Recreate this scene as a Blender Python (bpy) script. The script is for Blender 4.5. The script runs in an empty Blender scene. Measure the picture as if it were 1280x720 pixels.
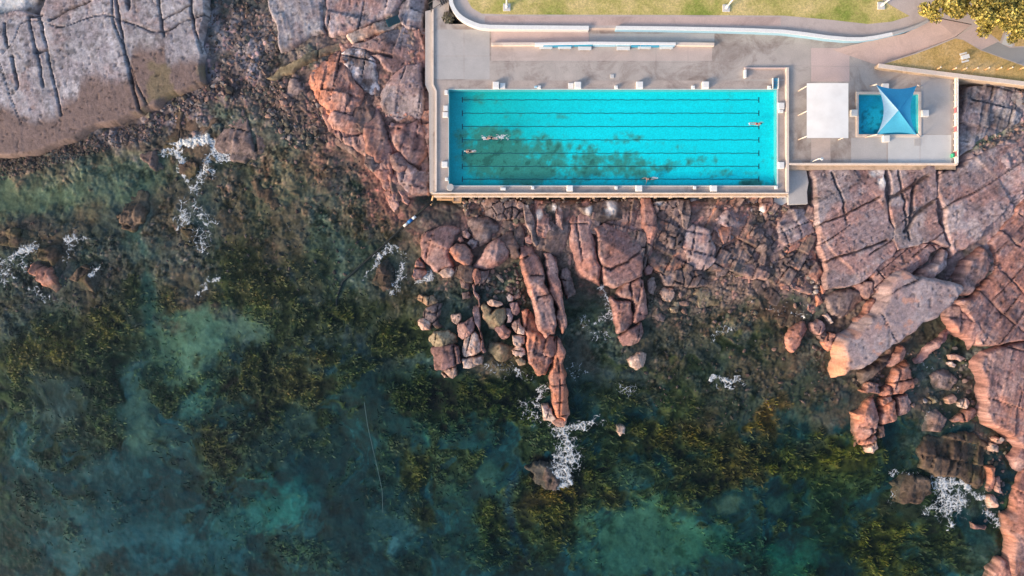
import bpy, bmesh, math, random
import numpy as np
from mathutils import Vector, Matrix
random.seed(7)
rng = np.random.default_rng(11)
scene = bpy.context.scene
COL = scene.collection

# ------------------------------------------------------------------ survey
# The site was surveyed from straight above: 8 survey units to the metre at
# sea level, drone 106.67 m up.  W() gives the world x,y of a survey point that
# lies at height z.
HC = 106.6667
SC = 8.0
def W(px, py, z=0.0):
    k = (HC - z) / HC / SC
    return ((px - 640.0) * k, (360.0 - py) * k)
def WP(poly, z=0.0):
    return np.array([W(p[0], p[1], z) for p in poly], dtype=float)

# ------------------------------------------------------------------ colour
def s2l(c):
    c = np.asarray(c, dtype=float) / 255.0
    return np.where(c <= 0.04045, c / 12.92, ((c + 0.055) / 1.055) ** 2.4)
ILL = np.array([0.98, 0.93, 0.93])        # daylight on a level surface
def A(r, g, b, k=1.0):                    # seen colour -> albedo
    return s2l((r, g, b)) / ILL * k

# ------------------------------------------------------------------ noise
def _h(ix, iy, seed):
    with np.errstate(over='ignore'):
        h = (ix.astype(np.int64) * 374761393 + iy.astype(np.int64) * 668265263 + seed * 974634777) & 0xFFFFFFFF
        h = ((h ^ (h >> 13)) * 1274126177) & 0xFFFFFFFF
        h = (h ^ (h >> 16)) & 0xFFFFFFFF
    return h.astype(np.float64) / 4294967296.0
def vnoise(x, y, seed=0):
    ix = np.floor(x); iy = np.floor(y)
    fx = x - ix; fy = y - iy
    ix = ix.astype(np.int64); iy = iy.astype(np.int64)
    ux = fx * fx * fx * (fx * (fx * 6 - 15) + 10); uy = fy * fy * fy * (fy * (fy * 6 - 15) + 10)
    a = _h(ix, iy, seed); b = _h(ix + 1, iy, seed); c = _h(ix, iy + 1, seed); d = _h(ix + 1, iy + 1, seed)
    return (a * (1 - ux) + b * ux) * (1 - uy) + (c * (1 - ux) + d * ux) * uy
def fbm(x, y, octv=4, seed=0, gain=0.5):
    s = np.zeros_like(x, dtype=float); a = 1.0; t = 0.0
    ca, sa = math.cos(0.6), math.sin(0.6)
    for o in range(octv):
        s += a * vnoise(x, y, seed + o * 17); t += a; a *= gain
        x, y = (x * ca - y * sa) * 2.03 + 3.1, (x * sa + y * ca) * 2.03 - 1.7
    return s / t
def worley(x, y, seed=0):
    ix = np.floor(x).astype(np.int64); iy = np.floor(y).astype(np.int64)
    f1 = np.full(x.shape, 9.0); f2 = np.full(x.shape, 9.0); cid = np.zeros(x.shape)
    for dx in (-1, 0, 1):
        for dy in (-1, 0, 1):
            jx = ix + dx; jy = iy + dy
            cx = jx + _h(jx, jy, seed); cy = jy + _h(jx, jy, seed + 91)
            d = np.hypot(x - cx, y - cy); hh = _h(jx, jy, seed + 173)
            near = d < f1
            f2 = np.where(near, f1, np.minimum(f2, d))
            cid = np.where(near, hh, cid); f1 = np.where(near, d, f1)
    return f1, f2, cid
def sstep(a, b, x):
    t = np.clip((x - a) / (b - a), 0, 1)
    return t * t * (3 - 2 * t)
def sdf(poly, X, Y):                      # >0 inside
    d = np.full(X.shape, 1e9); ins = np.zeros(X.shape, bool); n = len(poly)
    for i in range(n):
        ax, ay = poly[i]; bx, by = poly[(i + 1) % n]
        ex, ey = bx - ax, by - ay
        L = ex * ex + ey * ey + 1e-12
        t = np.clip(((X - ax) * ex + (Y - ay) * ey) / L, 0, 1)
        d = np.minimum(d, np.hypot(X - ax - t * ex, Y - ay - t * ey))
        c = ((ay > Y) != (by > Y))
        with np.errstate(divide='ignore', invalid='ignore'):
            xi = ex * (Y - ay) / (by - ay if by != ay else 1e-12) + ax
        ins ^= c & (X < xi)
    return np.where(ins, d, -d)
def linedist(pts, X, Y):
    d = np.full(X.shape, 1e9)
    for (ax, ay), (bx, by) in zip(pts[:-1], pts[1:]):
        ex, ey = bx - ax, by - ay; L = ex * ex + ey * ey + 1e-12
        t = np.clip(((X - ax) * ex + (Y - ay) * ey) / L, 0, 1)
        d = np.minimum(d, np.hypot(X - ax - t * ex, Y - ay - t * ey))
    return d

# ------------------------------------------------------------------ objects
def tag(o, label=None, cat=None, group=None, kind=None):
    if label: o['label'] = label
    if cat: o['category'] = cat
    if group: o['group'] = group
    if kind: o['kind'] = kind
    return o
def empty(name, loc, label, cat, group=None):
    o = bpy.data.objects.new(name, None); COL.objects.link(o)
    o.location = loc; o.empty_display_size = 0.3
    return tag(o, label, cat, group)
def link(name, me, parent=None, mat=None):
    o = bpy.data.objects.new(name, me); COL.objects.link(o)
    if parent is not None:
        o.parent = parent
    if mat is not None and not me.materials:
        me.materials.append(mat)
    return o
def np_mesh(name, V, F, col=None, smooth=True, mat=None):
    """V (n,3), F (m,3|4) int array, col (n,3) linear."""
    me = bpy.data.meshes.new(name)
    V = np.asarray(V, dtype=np.float32); F = np.asarray(F, dtype=np.int32)
    k = F.shape[1]
    me.vertices.add(len(V)); me.vertices.foreach_set('co', V.ravel())
    me.loops.add(F.size); me.loops.foreach_set('vertex_index', F.ravel())
    me.polygons.add(len(F)); me.polygons.foreach_set('loop_start', np.arange(0, F.size, k, dtype=np.int32))
    me.polygons.foreach_set('loop_total', np.full(len(F), k, dtype=np.int32))
    me.polygons.foreach_set('use_smooth', np.full(len(F), bool(smooth)))
    me.update(calc_edges=True)
    if col is not None:
        at = me.color_attributes.new('Col', 'FLOAT_COLOR', 'POINT')
        c4 = np.ones((len(V), 4), dtype=np.float32); c4[:, :3] = np.clip(col, 0, 1)
        at.data.foreach_set('color', c4.ravel())
    if mat is not None: me.materials.append(mat)
    return me
class MB:
    """collects simple solids into one mesh"""
    def __init__(s): s.v = []; s.f = []
    def add(s, vs, fs):
        n = len(s.v); s.v += [tuple(map(float, v)) for v in vs]; s.f += [tuple(i + n for i in f) for f in fs]; return s
    def prism(s, poly, z0, z1):            # poly world xy; z0,z1 numbers or per-vertex lists
        n = len(poly)
        zz0 = [z0] * n if np.isscalar(z0) else z0; zz1 = [z1] * n if np.isscalar(z1) else z1
        ar = sum(poly[i][0] * poly[(i + 1) % n][1] - poly[(i + 1) % n][0] * poly[i][1] for i in range(n))
        o = list(range(n)) if ar > 0 else list(range(n - 1, -1, -1))
        vs = [(poly[i][0], poly[i][1], zz0[i]) for i in o] + [(poly[i][0], poly[i][1], zz1[i]) for i in o]
        fs = [tuple(range(n - 1, -1, -1)), tuple(range(n, 2 * n))] + [(i, (i + 1) % n, n + (i + 1) % n, n + i) for i in range(n)]
        return s.add(vs, fs)
    def box(s, x0, x1, y0, y1, z0, z1):
        return s.prism([(x0, y0), (x1, y0), (x1, y1), (x0, y1)], z0, z1)
    def obox(s, c, L, Wd, z0, z1, ang):     # oriented box
        ca, sa = math.cos(ang), math.sin(ang); h, w = L / 2, Wd / 2
        return s.prism([(c[0] + ca * u - sa * v, c[1] + sa * u + ca * v) for u, v in ((-h, -w), (h, -w), (h, w), (-h, w))], z0, z1)
    def tube(s, pts, rad, n=8, cap=True):
        pts = [np.array(p, float) for p in pts]
        rad = [rad] * len(pts) if np.isscalar(rad) else rad
        base = len(s.v); prev = None; rings = []
        for i, p in enumerate(pts):
            t = pts[min(i + 1, len(pts) - 1)] - pts[max(i - 1, 0)]; t /= np.linalg.norm(t) + 1e-9
            if prev is None:
                up = np.array((0, 0, 1.0)) if abs(t[2]) < 0.9 else np.array((1.0, 0, 0))
                u = np.cross(t, up)
            else:
                u = prev - t * np.dot(prev, t)
            u /= np.linalg.norm(u) + 1e-9; prev = u; w = np.cross(t, u)
            rings.append([tuple(p + rad[i] * (math.cos(a) * u + math.sin(a) * w)) for a in np.linspace(0, 2 * math.pi, n, endpoint=False)])
        vs = [v for r in rings for v in r]; fs = []
        for i in range(len(rings) - 1):
            for j in range(n):
                a = i * n + j; b = i * n + (j + 1) % n
                fs.append((a, b, b + n, a + n))
        if cap:
            fs.append(tuple(range(n - 1, -1, -1))); fs.append(tuple((len(rings) - 1) * n + j for j in range(n)))
        return s.add(vs, fs)
    def wall(s, line, thick, z0, z1):       # ribbon wall along a world xy polyline
        L = [np.array(p, float) for p in line]; a = []; b = []
        for i, p in enumerate(L):
            d0 = L[i] - L[i - 1] if i > 0 else L[1] - L[0]; d1 = L[i + 1] - L[i] if i < len(L) - 1 else d0
            d0 = d0 / np.linalg.norm(d0); d1 = d1 / np.linalg.norm(d1)
            n0 = np.array((-d0[1], d0[0])); n1 = np.array((-d1[1], d1[0])); m = n0 + n1; m /= max(np.dot(m, n0), .3)
            a.append(p + m * thick / 2); b.append(p - m * thick / 2)
        n = len(L)
        vs = [(*q, z0) for q in a] + [(*q, z0) for q in b] + [(*q, z1) for q in a] + [(*q, z1) for q in b]
        fs = []
        for i in range(n - 1):
            fs += [(2 * n + i, 3 * n + i, 3 * n + i + 1, 2 * n + i + 1), (i, 2 * n + i, 2 * n + i + 1, i + 1), (n + i, n + i + 1, 3 * n + i + 1, 3 * n + i), (i, i + 1, n + i + 1, n + i)]
        fs += [(0, n, 3 * n, 2 * n), (n - 1, 3 * n - 1, 4 * n - 1, 2 * n - 1)]
        return s.add(vs, fs)
    def build(s, name, mat, parent=None, bevel=0, smooth=False):
        me = bpy.data.meshes.new(name); me.from_pydata(s.v, [], s.f); me.update()
        bm = bmesh.new(); bm.from_mesh(me); bmesh.ops.recalc_face_normals(bm, faces=bm.faces)
        if bevel:
            ed = [e for e in bm.edges if len(e.link_faces) == 2 and e.calc_face_angle(0) > 0.6]
            bmesh.ops.bevel(bm, geom=ed, offset=bevel, segments=1, affect='EDGES', clamp_overlap=True)
        bm.to_mesh(me); bm.free()
        if smooth: me.polygons.foreach_set('use_smooth', [True] * len(me.polygons))
        me.materials.append(mat)
        o = link(name, me)
        if parent is not None:
            pw = parent; loc = np.zeros(3)
            while pw is not None: loc += np.array(pw.location); pw = pw.parent
            me.transform(Matrix.Translation(-Vector(loc))); o.parent = parent
        else:
            c = np.array(s.v); c0 = Vector(((c[:, 0].min() + c[:, 0].max()) / 2, (c[:, 1].min() + c[:, 1].max()) / 2, c[:, 2].min()))
            me.transform(Matrix.Translation(-c0)); o.location = c0
        return o
def sheet(name, poly, z, mat, kind='structure'):
    """flat or sloping polygon sheet; poly world xy, z number or list"""
    bm = bmesh.new(); n = len(poly); zz = [z] * n if np.isscalar(z) else z
    vs = [bm.verts.new((p[0], p[1], zz[i])) for i, p in enumerate(poly)]
    es = [bm.edges.new((vs[i], vs[(i + 1) % n])) for i in range(n)]
    bmesh.ops.triangle_fill(bm, use_beauty=True, use_dissolve=False, edges=es, normal=(0, 0, 1))
    for f in bm.faces:
        f.normal_update()
        if f.normal.z < 0: f.normal_flip()
    me = bpy.data.meshes.new(name); bm.to_mesh(me); bm.free(); me.materials.append(mat)
    o = link(name, me); o['kind'] = kind
    return o

# ------------------------------------------------------------------ materials
class NT:
    def __init__(s, name):
        s.m = bpy.data.materials.new(name); s.m.use_nodes = True; s.t = s.m.node_tree; s.t.nodes.clear()
        s.out = s.n('ShaderNodeOutputMaterial')
    def n(s, typ, **kw):
        x = s.t.nodes.new(typ)
        for k, v in kw.items():
            if k.startswith('i_'): x.inputs[k[2:].replace('_', ' ')].default_value = v
            else: setattr(x, k, v)
        return x
    def l(s, a, b): s.t.links.new(a, b)
    def coord(s): return s.n('ShaderNodeNewGeometry').outputs['Position']
    def noise(s, scale, detail=4, rough=0.55, vec=None, dist=0.0):
        x = s.n('ShaderNodeTexNoise'); x.inputs['Scale'].default_value = scale; x.inputs['Detail'].default_value = detail
        x.inputs['Roughness'].default_value = rough; x.inputs['Distortion'].default_value = dist
        s.l(vec if vec is not None else s.coord(), x.inputs['Vector']); return x.outputs['Fac']
    def ramp(s, fac, stops):
        r = s.n('ShaderNodeValToRGB'); e = r.color_ramp.elements
        while len(e) < len(stops): e.new(0.5)
        for i, (p, c) in enumerate(stops):
            e[i].position = p; e[i].color = (*c, 1) if len(c) == 3 else c
        s.l(fac, r.inputs['Fac']); return r.outputs['Color']
    def mix(s, fac, a, b, mode='MIX'):
        x = s.n('ShaderNodeMix', data_type='RGBA', blend_type=mode)
        for sock, v in ((x.inputs[0], fac), (x.inputs[6], a), (x.inputs[7], b)):
            if hasattr(v, 'is_linked') or isinstance(v, bpy.types.NodeSocket): s.l(v, sock)
            elif np.isscalar(v): sock.default_value = v
            else: sock.default_value = (*[float(q) for q in v], 1)
        return x.outputs[2]
    def bump(s, h, strength, dist):
        b = s.n('ShaderNodeBump'); b.inputs['Strength'].default_value = strength; b.inputs['Distance'].default_value = dist
        s.l(h, b.inputs['Height']); return b.outputs['Normal']
    def pbsdf(s, col, rough=0.8, normal=None, spec=0.3):
        b = s.n('ShaderNodeBsdfPrincipled')
        if isinstance(col, bpy.types.NodeSocket): s.l(col, b.inputs['Base Color'])
        else: b.inputs['Base Color'].default_value = (*[float(q) for q in col], 1)
        b.inputs['Roughness'].default_value = rough; b.inputs['Specular IOR Level'].default_value = spec
        if normal is not None: s.l(normal, b.inputs['Normal'])
        s.l(b.outputs[0], s.out.inputs[0]); return b
def mat_attr(name, rough=0.85, lo=0.72, hi=1.28, scale=3.0, bump=0.5, bdist=0.12, spec=0.25, fine=14.0):
    t = NT(name); a = t.n('ShaderNodeAttribute', attribute_name='Col').outputs['Color']
    n1 = t.noise(scale, 6, 0.65); n2 = t.noise(fine, 3, 0.6)
    m = t.mix(1.0, a, t.ramp(n1, [(0.25, (lo,) * 3), (0.75, (hi,) * 3)]), 'MULTIPLY')
    m = t.mix(1.0, m, t.ramp(n2, [(0.3, (0.85,) * 3), (0.7, (1.15,) * 3)]), 'MULTIPLY')
    nb = t.noise(scale * 0.8, 8, 0.7)
    t.pbsdf(m, rough, t.bump(nb, bump, bdist), spec); return t.m
def mat_speck(name, col, var=0.12, scale=0.6, fine=9.0, rough=0.8, bump=0.15, stain=None, st=(0.55, 0.8), spec=0.3):
    t = NT(name); col = np.array(col)
    n1 = t.noise(scale, 6, 0.65); n2 = t.noise(fine, 3, 0.6)
    c = t.ramp(n1, [(0.3, tuple(col * (1 - var))), (0.72, tuple(np.minimum(col * (1 + var), 0.9)))])
    c = t.mix(1.0, c, t.ramp(n2, [(0.3, (0.9,) * 3), (0.7, (1.1,) * 3)]), 'MULTIPLY')
    if stain is not None:
        n3 = t.noise(scale * 0.45, 7, 0.72, dist=0.6)
        f = t.ramp(n3, [(st[0], (0, 0, 0)), (st[1], (1, 1, 1))])
        c = t.mix(f, c, stain)
    t.pbsdf(c, rough, t.bump(n2, bump, 0.02), spec); return t.m
M = {}
M['rock'] = mat_attr('weathered_rock', 0.85, 0.74, 1.24, 2.6, 0.75, 0.16, fine=9)
M['seabed'] = mat_attr('seabed', 0.9, 0.80, 1.18, 3.0, 0.6, 0.10, fine=10.0)
M['weed'] = mat_attr('seaweed', 0.7, 0.8, 1.2, 2.0, 0.0, 0.02)
M['leaf'] = mat_attr('tree_leaf', 0.6, 0.8, 1.2, 1.0, 0.0, 0.02)
M['bark'] = mat_speck('bark', (0.12, 0.09, 0.07), 0.3, 3, 14, 0.9, 0.5)
M['deck'] = mat_speck('deck_concrete', A(180, 166, 159), 0.12, 0.4, 7, 0.8, 0.2, tuple(A(138, 121, 114)), (0.47, 0.66))
M['surround'] = mat_speck('pool_surround_concrete', A(178, 160, 152), 0.14, 0.5, 6, 0.8, 0.2, tuple(A(134, 116, 110)), (0.52, 0.74))
M['pale'] = mat_speck('pale_concrete', A(200, 194, 192), 0.06, 0.4, 8, 0.8, 0.15, tuple(A(170, 158, 155)), (0.55, 0.8))
M['greyc'] = mat_speck('grey_concrete', A(180, 171, 168), 0.08, 0.5, 8, 0.85, 0.2, tuple(A(160, 150, 147)), (0.55, 0.8))
M['cream'] = mat_speck('cream_concrete', A(222, 200, 186), 0.08, 0.6, 8, 0.8, 0.15, tuple(A(180, 150, 132)), (0.55, 0.8))
M['oldwall'] = mat_speck('weathered_wall', A(190, 162, 140), 0.15, 0.7, 6, 0.85, 0.3, tuple(A(110, 92, 72)), (0.5, 0.72))
M['white'] = mat_speck('white_paint', (0.82, 0.80, 0.77), 0.04, 1.5, 9, 0.6, 0.05)
M['whitegrey'] = mat_speck('greyed_white_paint', (0.66, 0.64, 0.61), 0.06, 1.2, 8, 0.65, 0.06)
t = NT('white_canvas'); n = t.noise(0.5, 5, .6); t.pbsdf(t.ramp(n, [(0.3, (0.84, 0.80, 0.755)), (0.6, (0.92, 0.885, 0.84))]), 0.7, None, 0.2); M['canvas'] = t.m
M['pinkpave'] = mat_speck('pink_paving', A(200, 170, 160), 0.08, 0.35, 7, 0.85, 0.2, tuple(A(160, 134, 126)), (0.5, 0.75))
M['ramp'] = mat_speck('pink_ramp_concrete', A(200, 174, 168), 0.06, 0.4, 7, 0.85, 0.15, tuple(A(176, 152, 146)), (0.5, 0.75))
M['brownpave'] = mat_speck('brown_paving', A(192, 172, 164), 0.08, 0.4, 8, 0.85, 0.2, tuple(A(166, 146, 138)), (0.52, 0.75))
M['asphalt'] = mat_speck('asphalt', A(150, 145, 144), 0.06, 0.6, 10, 0.9, 0.2)
M['bluepaint'] = mat_speck('blue_paint', A(60, 150, 185), 0.08, 1.0, 8, 0.6, 0.05)
M['bluewhite'] = mat_speck('pale_blue_paint', A(150, 185, 205), 0.08, 1.0, 8, 0.6, 0.05)
M['sailD'] = mat_speck('shaded_sail_cloth', (0.03, 0.27, 0.50), 0.06, 0.8, 8, 0.7, 0.05)  # same blue cloth throughout; panel tones carry the sail's sun and shade
M['sailM'] = mat_speck('half_lit_sail_cloth', (0.07, 0.40, 0.58), 0.06, 0.8, 8, 0.7, 0.05)
M['sailL'] = mat_speck('sunlit_sail_cloth', (0.36, 0.56, 0.68), 0.06, 0.8, 8, 0.7, 0.05)
M['galv'] = mat_speck('galvanised_steel', (0.45, 0.44, 0.43), 0.1, 2, 10, 0.45, 0.05)
M['timber'] = mat_speck('timber', A(205, 160, 118), 0.15, 1.2, 10, 0.8, 0.25, tuple(A(140, 104, 78)))
M['black'] = mat_speck('black_tile', (0.01, 0.075, 0.10), 0.1, 2, 9, 0.5, 0.02)
M['darkmetal'] = mat_speck('dark_metal', (0.05, 0.05, 0.055), 0.2, 2, 9, 0.55, 0.05)
M['pipe'] = mat_speck('weedy_pipe', (0.018, 0.022, 0.022), 0.3, 1.5, 8, 0.7, 0.2)
M['cable'] = mat_speck('sunken_cable', (0.10, 0.16, 0.17), 0.2, 1, 8, 0.7, 0.05)
M['bluesign'] = mat_speck('blue_plastic', (0.02, 0.15, 0.42), 0.06, 2, 8, 0.5, 0.03)
M['red'] = mat_speck('red_panel', (0.50, 0.16, 0.18), 0.1, 2, 8, 0.6, 0.05)
M['green'] = mat_speck('green_plastic', (0.05, 0.40, 0.22), 0.1, 2, 8, 0.6, 0.05)
M['skin'] = mat_speck('skin', (0.50, 0.30, 0.22), 0.06, 6, 20, 0.5, 0.02)
M['suit'] = mat_speck('dark_swimwear', (0.015, 0.015, 0.03), 0.1, 6, 20, 0.5, 0.02)
M['suitred'] = mat_speck('red_swimwear', (0.35, 0.04, 0.05), 0.1, 6, 20, 0.5, 0.02)
M['cap'] = mat_speck('dark_hair', (0.02, 0.015, 0.012), 0.1, 6, 20, 0.5, 0.02)
M['capwhite'] = mat_speck('white_swim_cap', (0.75, 0.72, 0.70), 0.05, 6, 20, 0.4, 0.02)

def grass_mat(name, a, b, c):
    t = NT(name); n1 = t.noise(0.16, 7, 0.72); n2 = t.noise(3.5, 5, 0.7); n3 = t.noise(14, 3, 0.6)
    col = t.ramp(n1, [(0.36, tuple(a)), (0.5, tuple(b)), (0.64, tuple(c))])
    col = t.mix(1.0, col, t.ramp(n2, [(0.3, (0.7,) * 3), (0.7, (1.3,) * 3)]), 'MULTIPLY')
    col = t.mix(1.0, col, t.ramp(n3, [(0.3, (0.8,) * 3), (0.7, (1.2,) * 3)]), 'MULTIPLY')
    t.pbsdf(col, 0.95, t.bump(n3, 0.6, 0.05), 0.1); return t.m
M['lawn'] = grass_mat('lawn_grass', A(140, 146, 70), A(186, 168, 102), A(214, 186, 130))
M['drygrass'] = grass_mat('dry_grass', A(170, 142, 84), A(196, 160, 104), A(208, 176, 130))

def water_mat(name, tint, scale, strength, dist, rough, wave=None):
    t = NT(name); g = t.n('ShaderNodeNewGeometry').outputs['Position']
    n1 = t.noise(scale, 5, 0.6, vec=g); nrm = t.bump(n1, strength, dist)
    tr = t.n('ShaderNodeBsdfTransparent'); tr.inputs[0].default_value = (*tint, 1)
    gl = t.n('ShaderNodeBsdfGlossy'); gl.inputs['Roughness'].default_value = rough; gl.inputs[0].default_value = (1, 1, 1, 1)
    t.l(nrm, gl.inputs['Normal'])
    # Schlick reflectance, the same seen from above and from below
    ge = t.n('ShaderNodeNewGeometry'); dt = t.n('ShaderNodeVectorMath', operation='DOT_PRODUCT'); t.l(ge.outputs['Incoming'], dt.inputs[0]); t.l(nrm, dt.inputs[1])
    def mth(op, a, b=None):
        m = t.n('ShaderNodeMath', operation=op)
        for i, q in enumerate((a, b)):
            if q is None: continue
            if isinstance(q, bpy.types.NodeSocket): t.l(q, m.inputs[i])
            else: m.inputs[i].default_value = q
        return m.outputs[0]
    fac = mth('ADD', mth('MULTIPLY', mth('POWER', mth('SUBTRACT', 1.0, mth('ABSOLUTE', dt.outputs['Value'])), 5.0), 0.6), 0.016)
    mx = t.n('ShaderNodeMixShader'); t.l(fac, mx.inputs[0]); t.l(tr.outputs[0], mx.inputs[1]); t.l(gl.outputs[0], mx.inputs[2])
    t.l(mx.outputs[0], t.out.inputs[0]); return t.m
M['sea'] = water_mat('sea_water', (0.89, 0.965, 0.965), 1.1, 0.5, 0.25, 0.12)
M['poolwater'] = water_mat('pool_water', (0.88, 0.985, 0.985), 2.2, 0.3, 0.10, 0.08)
t = NT('sea_foam'); n = t.noise(5, 5, .7); n2 = t.noise(1.3, 4, .6)
pb = t.pbsdf(t.ramp(n, [(0.3, (0.50, 0.53, 0.55)), (0.7, (0.80, 0.81, 0.82))]), 0.9, None, 0.1)
trn = t.n('ShaderNodeBsdfTransparent'); mxs = t.n('ShaderNodeMixShader')
mm = t.n('ShaderNodeMath', operation='MULTIPLY'); t.l(t.ramp(n, [(0.30, (.5,) * 3), (0.55, (1,) * 3)]), mm.inputs[0]); t.l(t.ramp(n2, [(0.3, (.65,) * 3), (0.6, (1,) * 3)]), mm.inputs[1])
at_ = t.n('ShaderNodeAttribute', attribute_name='Col'); m3 = t.n('ShaderNodeMath', operation='MULTIPLY'); t.l(mm.outputs[0], m3.inputs[0]); t.l(at_.outputs['Fac'], m3.inputs[1]); t.l(m3.outputs[0], mxs.inputs[0]); t.l(trn.outputs[0], mxs.inputs[1]); t.l(pb.outputs[0], mxs.inputs[2]); t.l(mxs.outputs[0], t.out.inputs[0]); M['foam'] = t.m
# ------------------------------------------------------------------ terrain
def stretch(a, b, st, far):
    core = np.arange(a, b + st / 2, st); n = 16
    t = np.linspace(0, 1, n + 1)[1:] ** 2.2
    return np.concatenate([(a - (far) * t)[::-1], core, b + far * t])
TX = stretch(-84, 84, 0.165, 330); TY = stretch(-48, 48.5, 0.165, 330)
GX, GY = np.meshgrid(TX, TY)
# survey coordinates of the grid at sea level
QX = np.clip(GX * SC + 640, -60, 1340); QY = np.clip(360 - GY * SC, -40, 760)
w1 = fbm(GX / 9, GY / 9, 4, 5) - 0.5; w2 = fbm(GX / 9 + 50, GY / 9, 4, 6) - 0.5
UX = QX + w1 * 46; UY = QY + w2 * 46          # warped for ragged patch edges
HP = [(0, 60, 1.0), (100, 120, 0.9), (60, 190, .35), (180, 165, .25), (300, 60, 1.5), (300, 120, .8), (360, 110, 1.2), (50, 250, -.5), (200, 230, -.45), (300, 210, -.25),
      (300, 270, -.5), (430, 220, -.35), (380, 160, .35), (350, 330, -.9), (480, 330, -.7), (20, 330, -.5), (120, 350, -.6), (250, 350, -.6), (60, 420, -1.6), (300, 430, -2.2), (180, 480, -3.2), (0, 560, -3.2), (0, 720, -5.2), (200, 640, -5),
      (300, 720, -5.2), (400, 560, -4.6), (500, 480, -2.8), (500, 620, -4.4), (430, 420, -1.6), (640, 500, -1.4), (660, 600, -2.4), (560, 720, -4.8), (640, 700, -5), (720, 700, -4.4), (800, 560, -1.5), (820, 680, -4.2), (900, 620, -2.6), (960, 560, -1.4),
      (900, 490, -.45), (950, 420, -.25), (840, 440, -.4), (760, 420, -.5), (730, 480, -.9), (720, 300, .5), (620, 270, .5), (540, 265, .15), (580, 300, .3), (560, 380, -.35), (630, 360, -.2), (680, 360, -.2), (830, 300, .55), (870, 350, .15), (830, 380, -.1), (980, 290, .9), (960, 350, .3), (1010, 360, .5), (1000, 430, -.15),
      (1060, 390, .4), (1110, 280, 1.6), (1200, 250, 2.0), (1270, 200, 2.6), (1250, 320, 1.8), (1230, 420, .9), (1190, 345, .7), (1190, 430, -.1), (1160, 500, -.25), (1100, 560, -.8), (1200, 560, -.3), (1260, 580, .0), (1210, 640, -.5), (1270, 680, -.3), (1100, 680, -3), (1020, 620, -2.6), (1180, 710, -1.8), (1230, 130, 2.4), (1280, 130, 3.0),
      (420, 60, 1.6), (480, 130, 1.2), (510, 240, .1), (400, 0, 2.2), (520, 40, 1.8), (900, 250, 1.0), (700, 250, .9), (460, 180, .6)]
num = np.zeros_like(GX); den = np.zeros_like(GX)
for hx, hy, hz in HP:
    w = 1.0 / ((QX - hx) ** 2 + (QY - hy) ** 2 + 260.0) ** 1.6
    num += w * hz; den += w
BZ = num / den
# the ground under the made-up terraces is dug out
COMPLEX = [(533, -400), (533, 242), (985, 242), (985, 205), (1192, 209), (1190, 98), (1290, 108), (1900, 130), (1900, -400)]
cm = sdf(WP(COMPLEX, 1.0), GX, GY)
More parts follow.
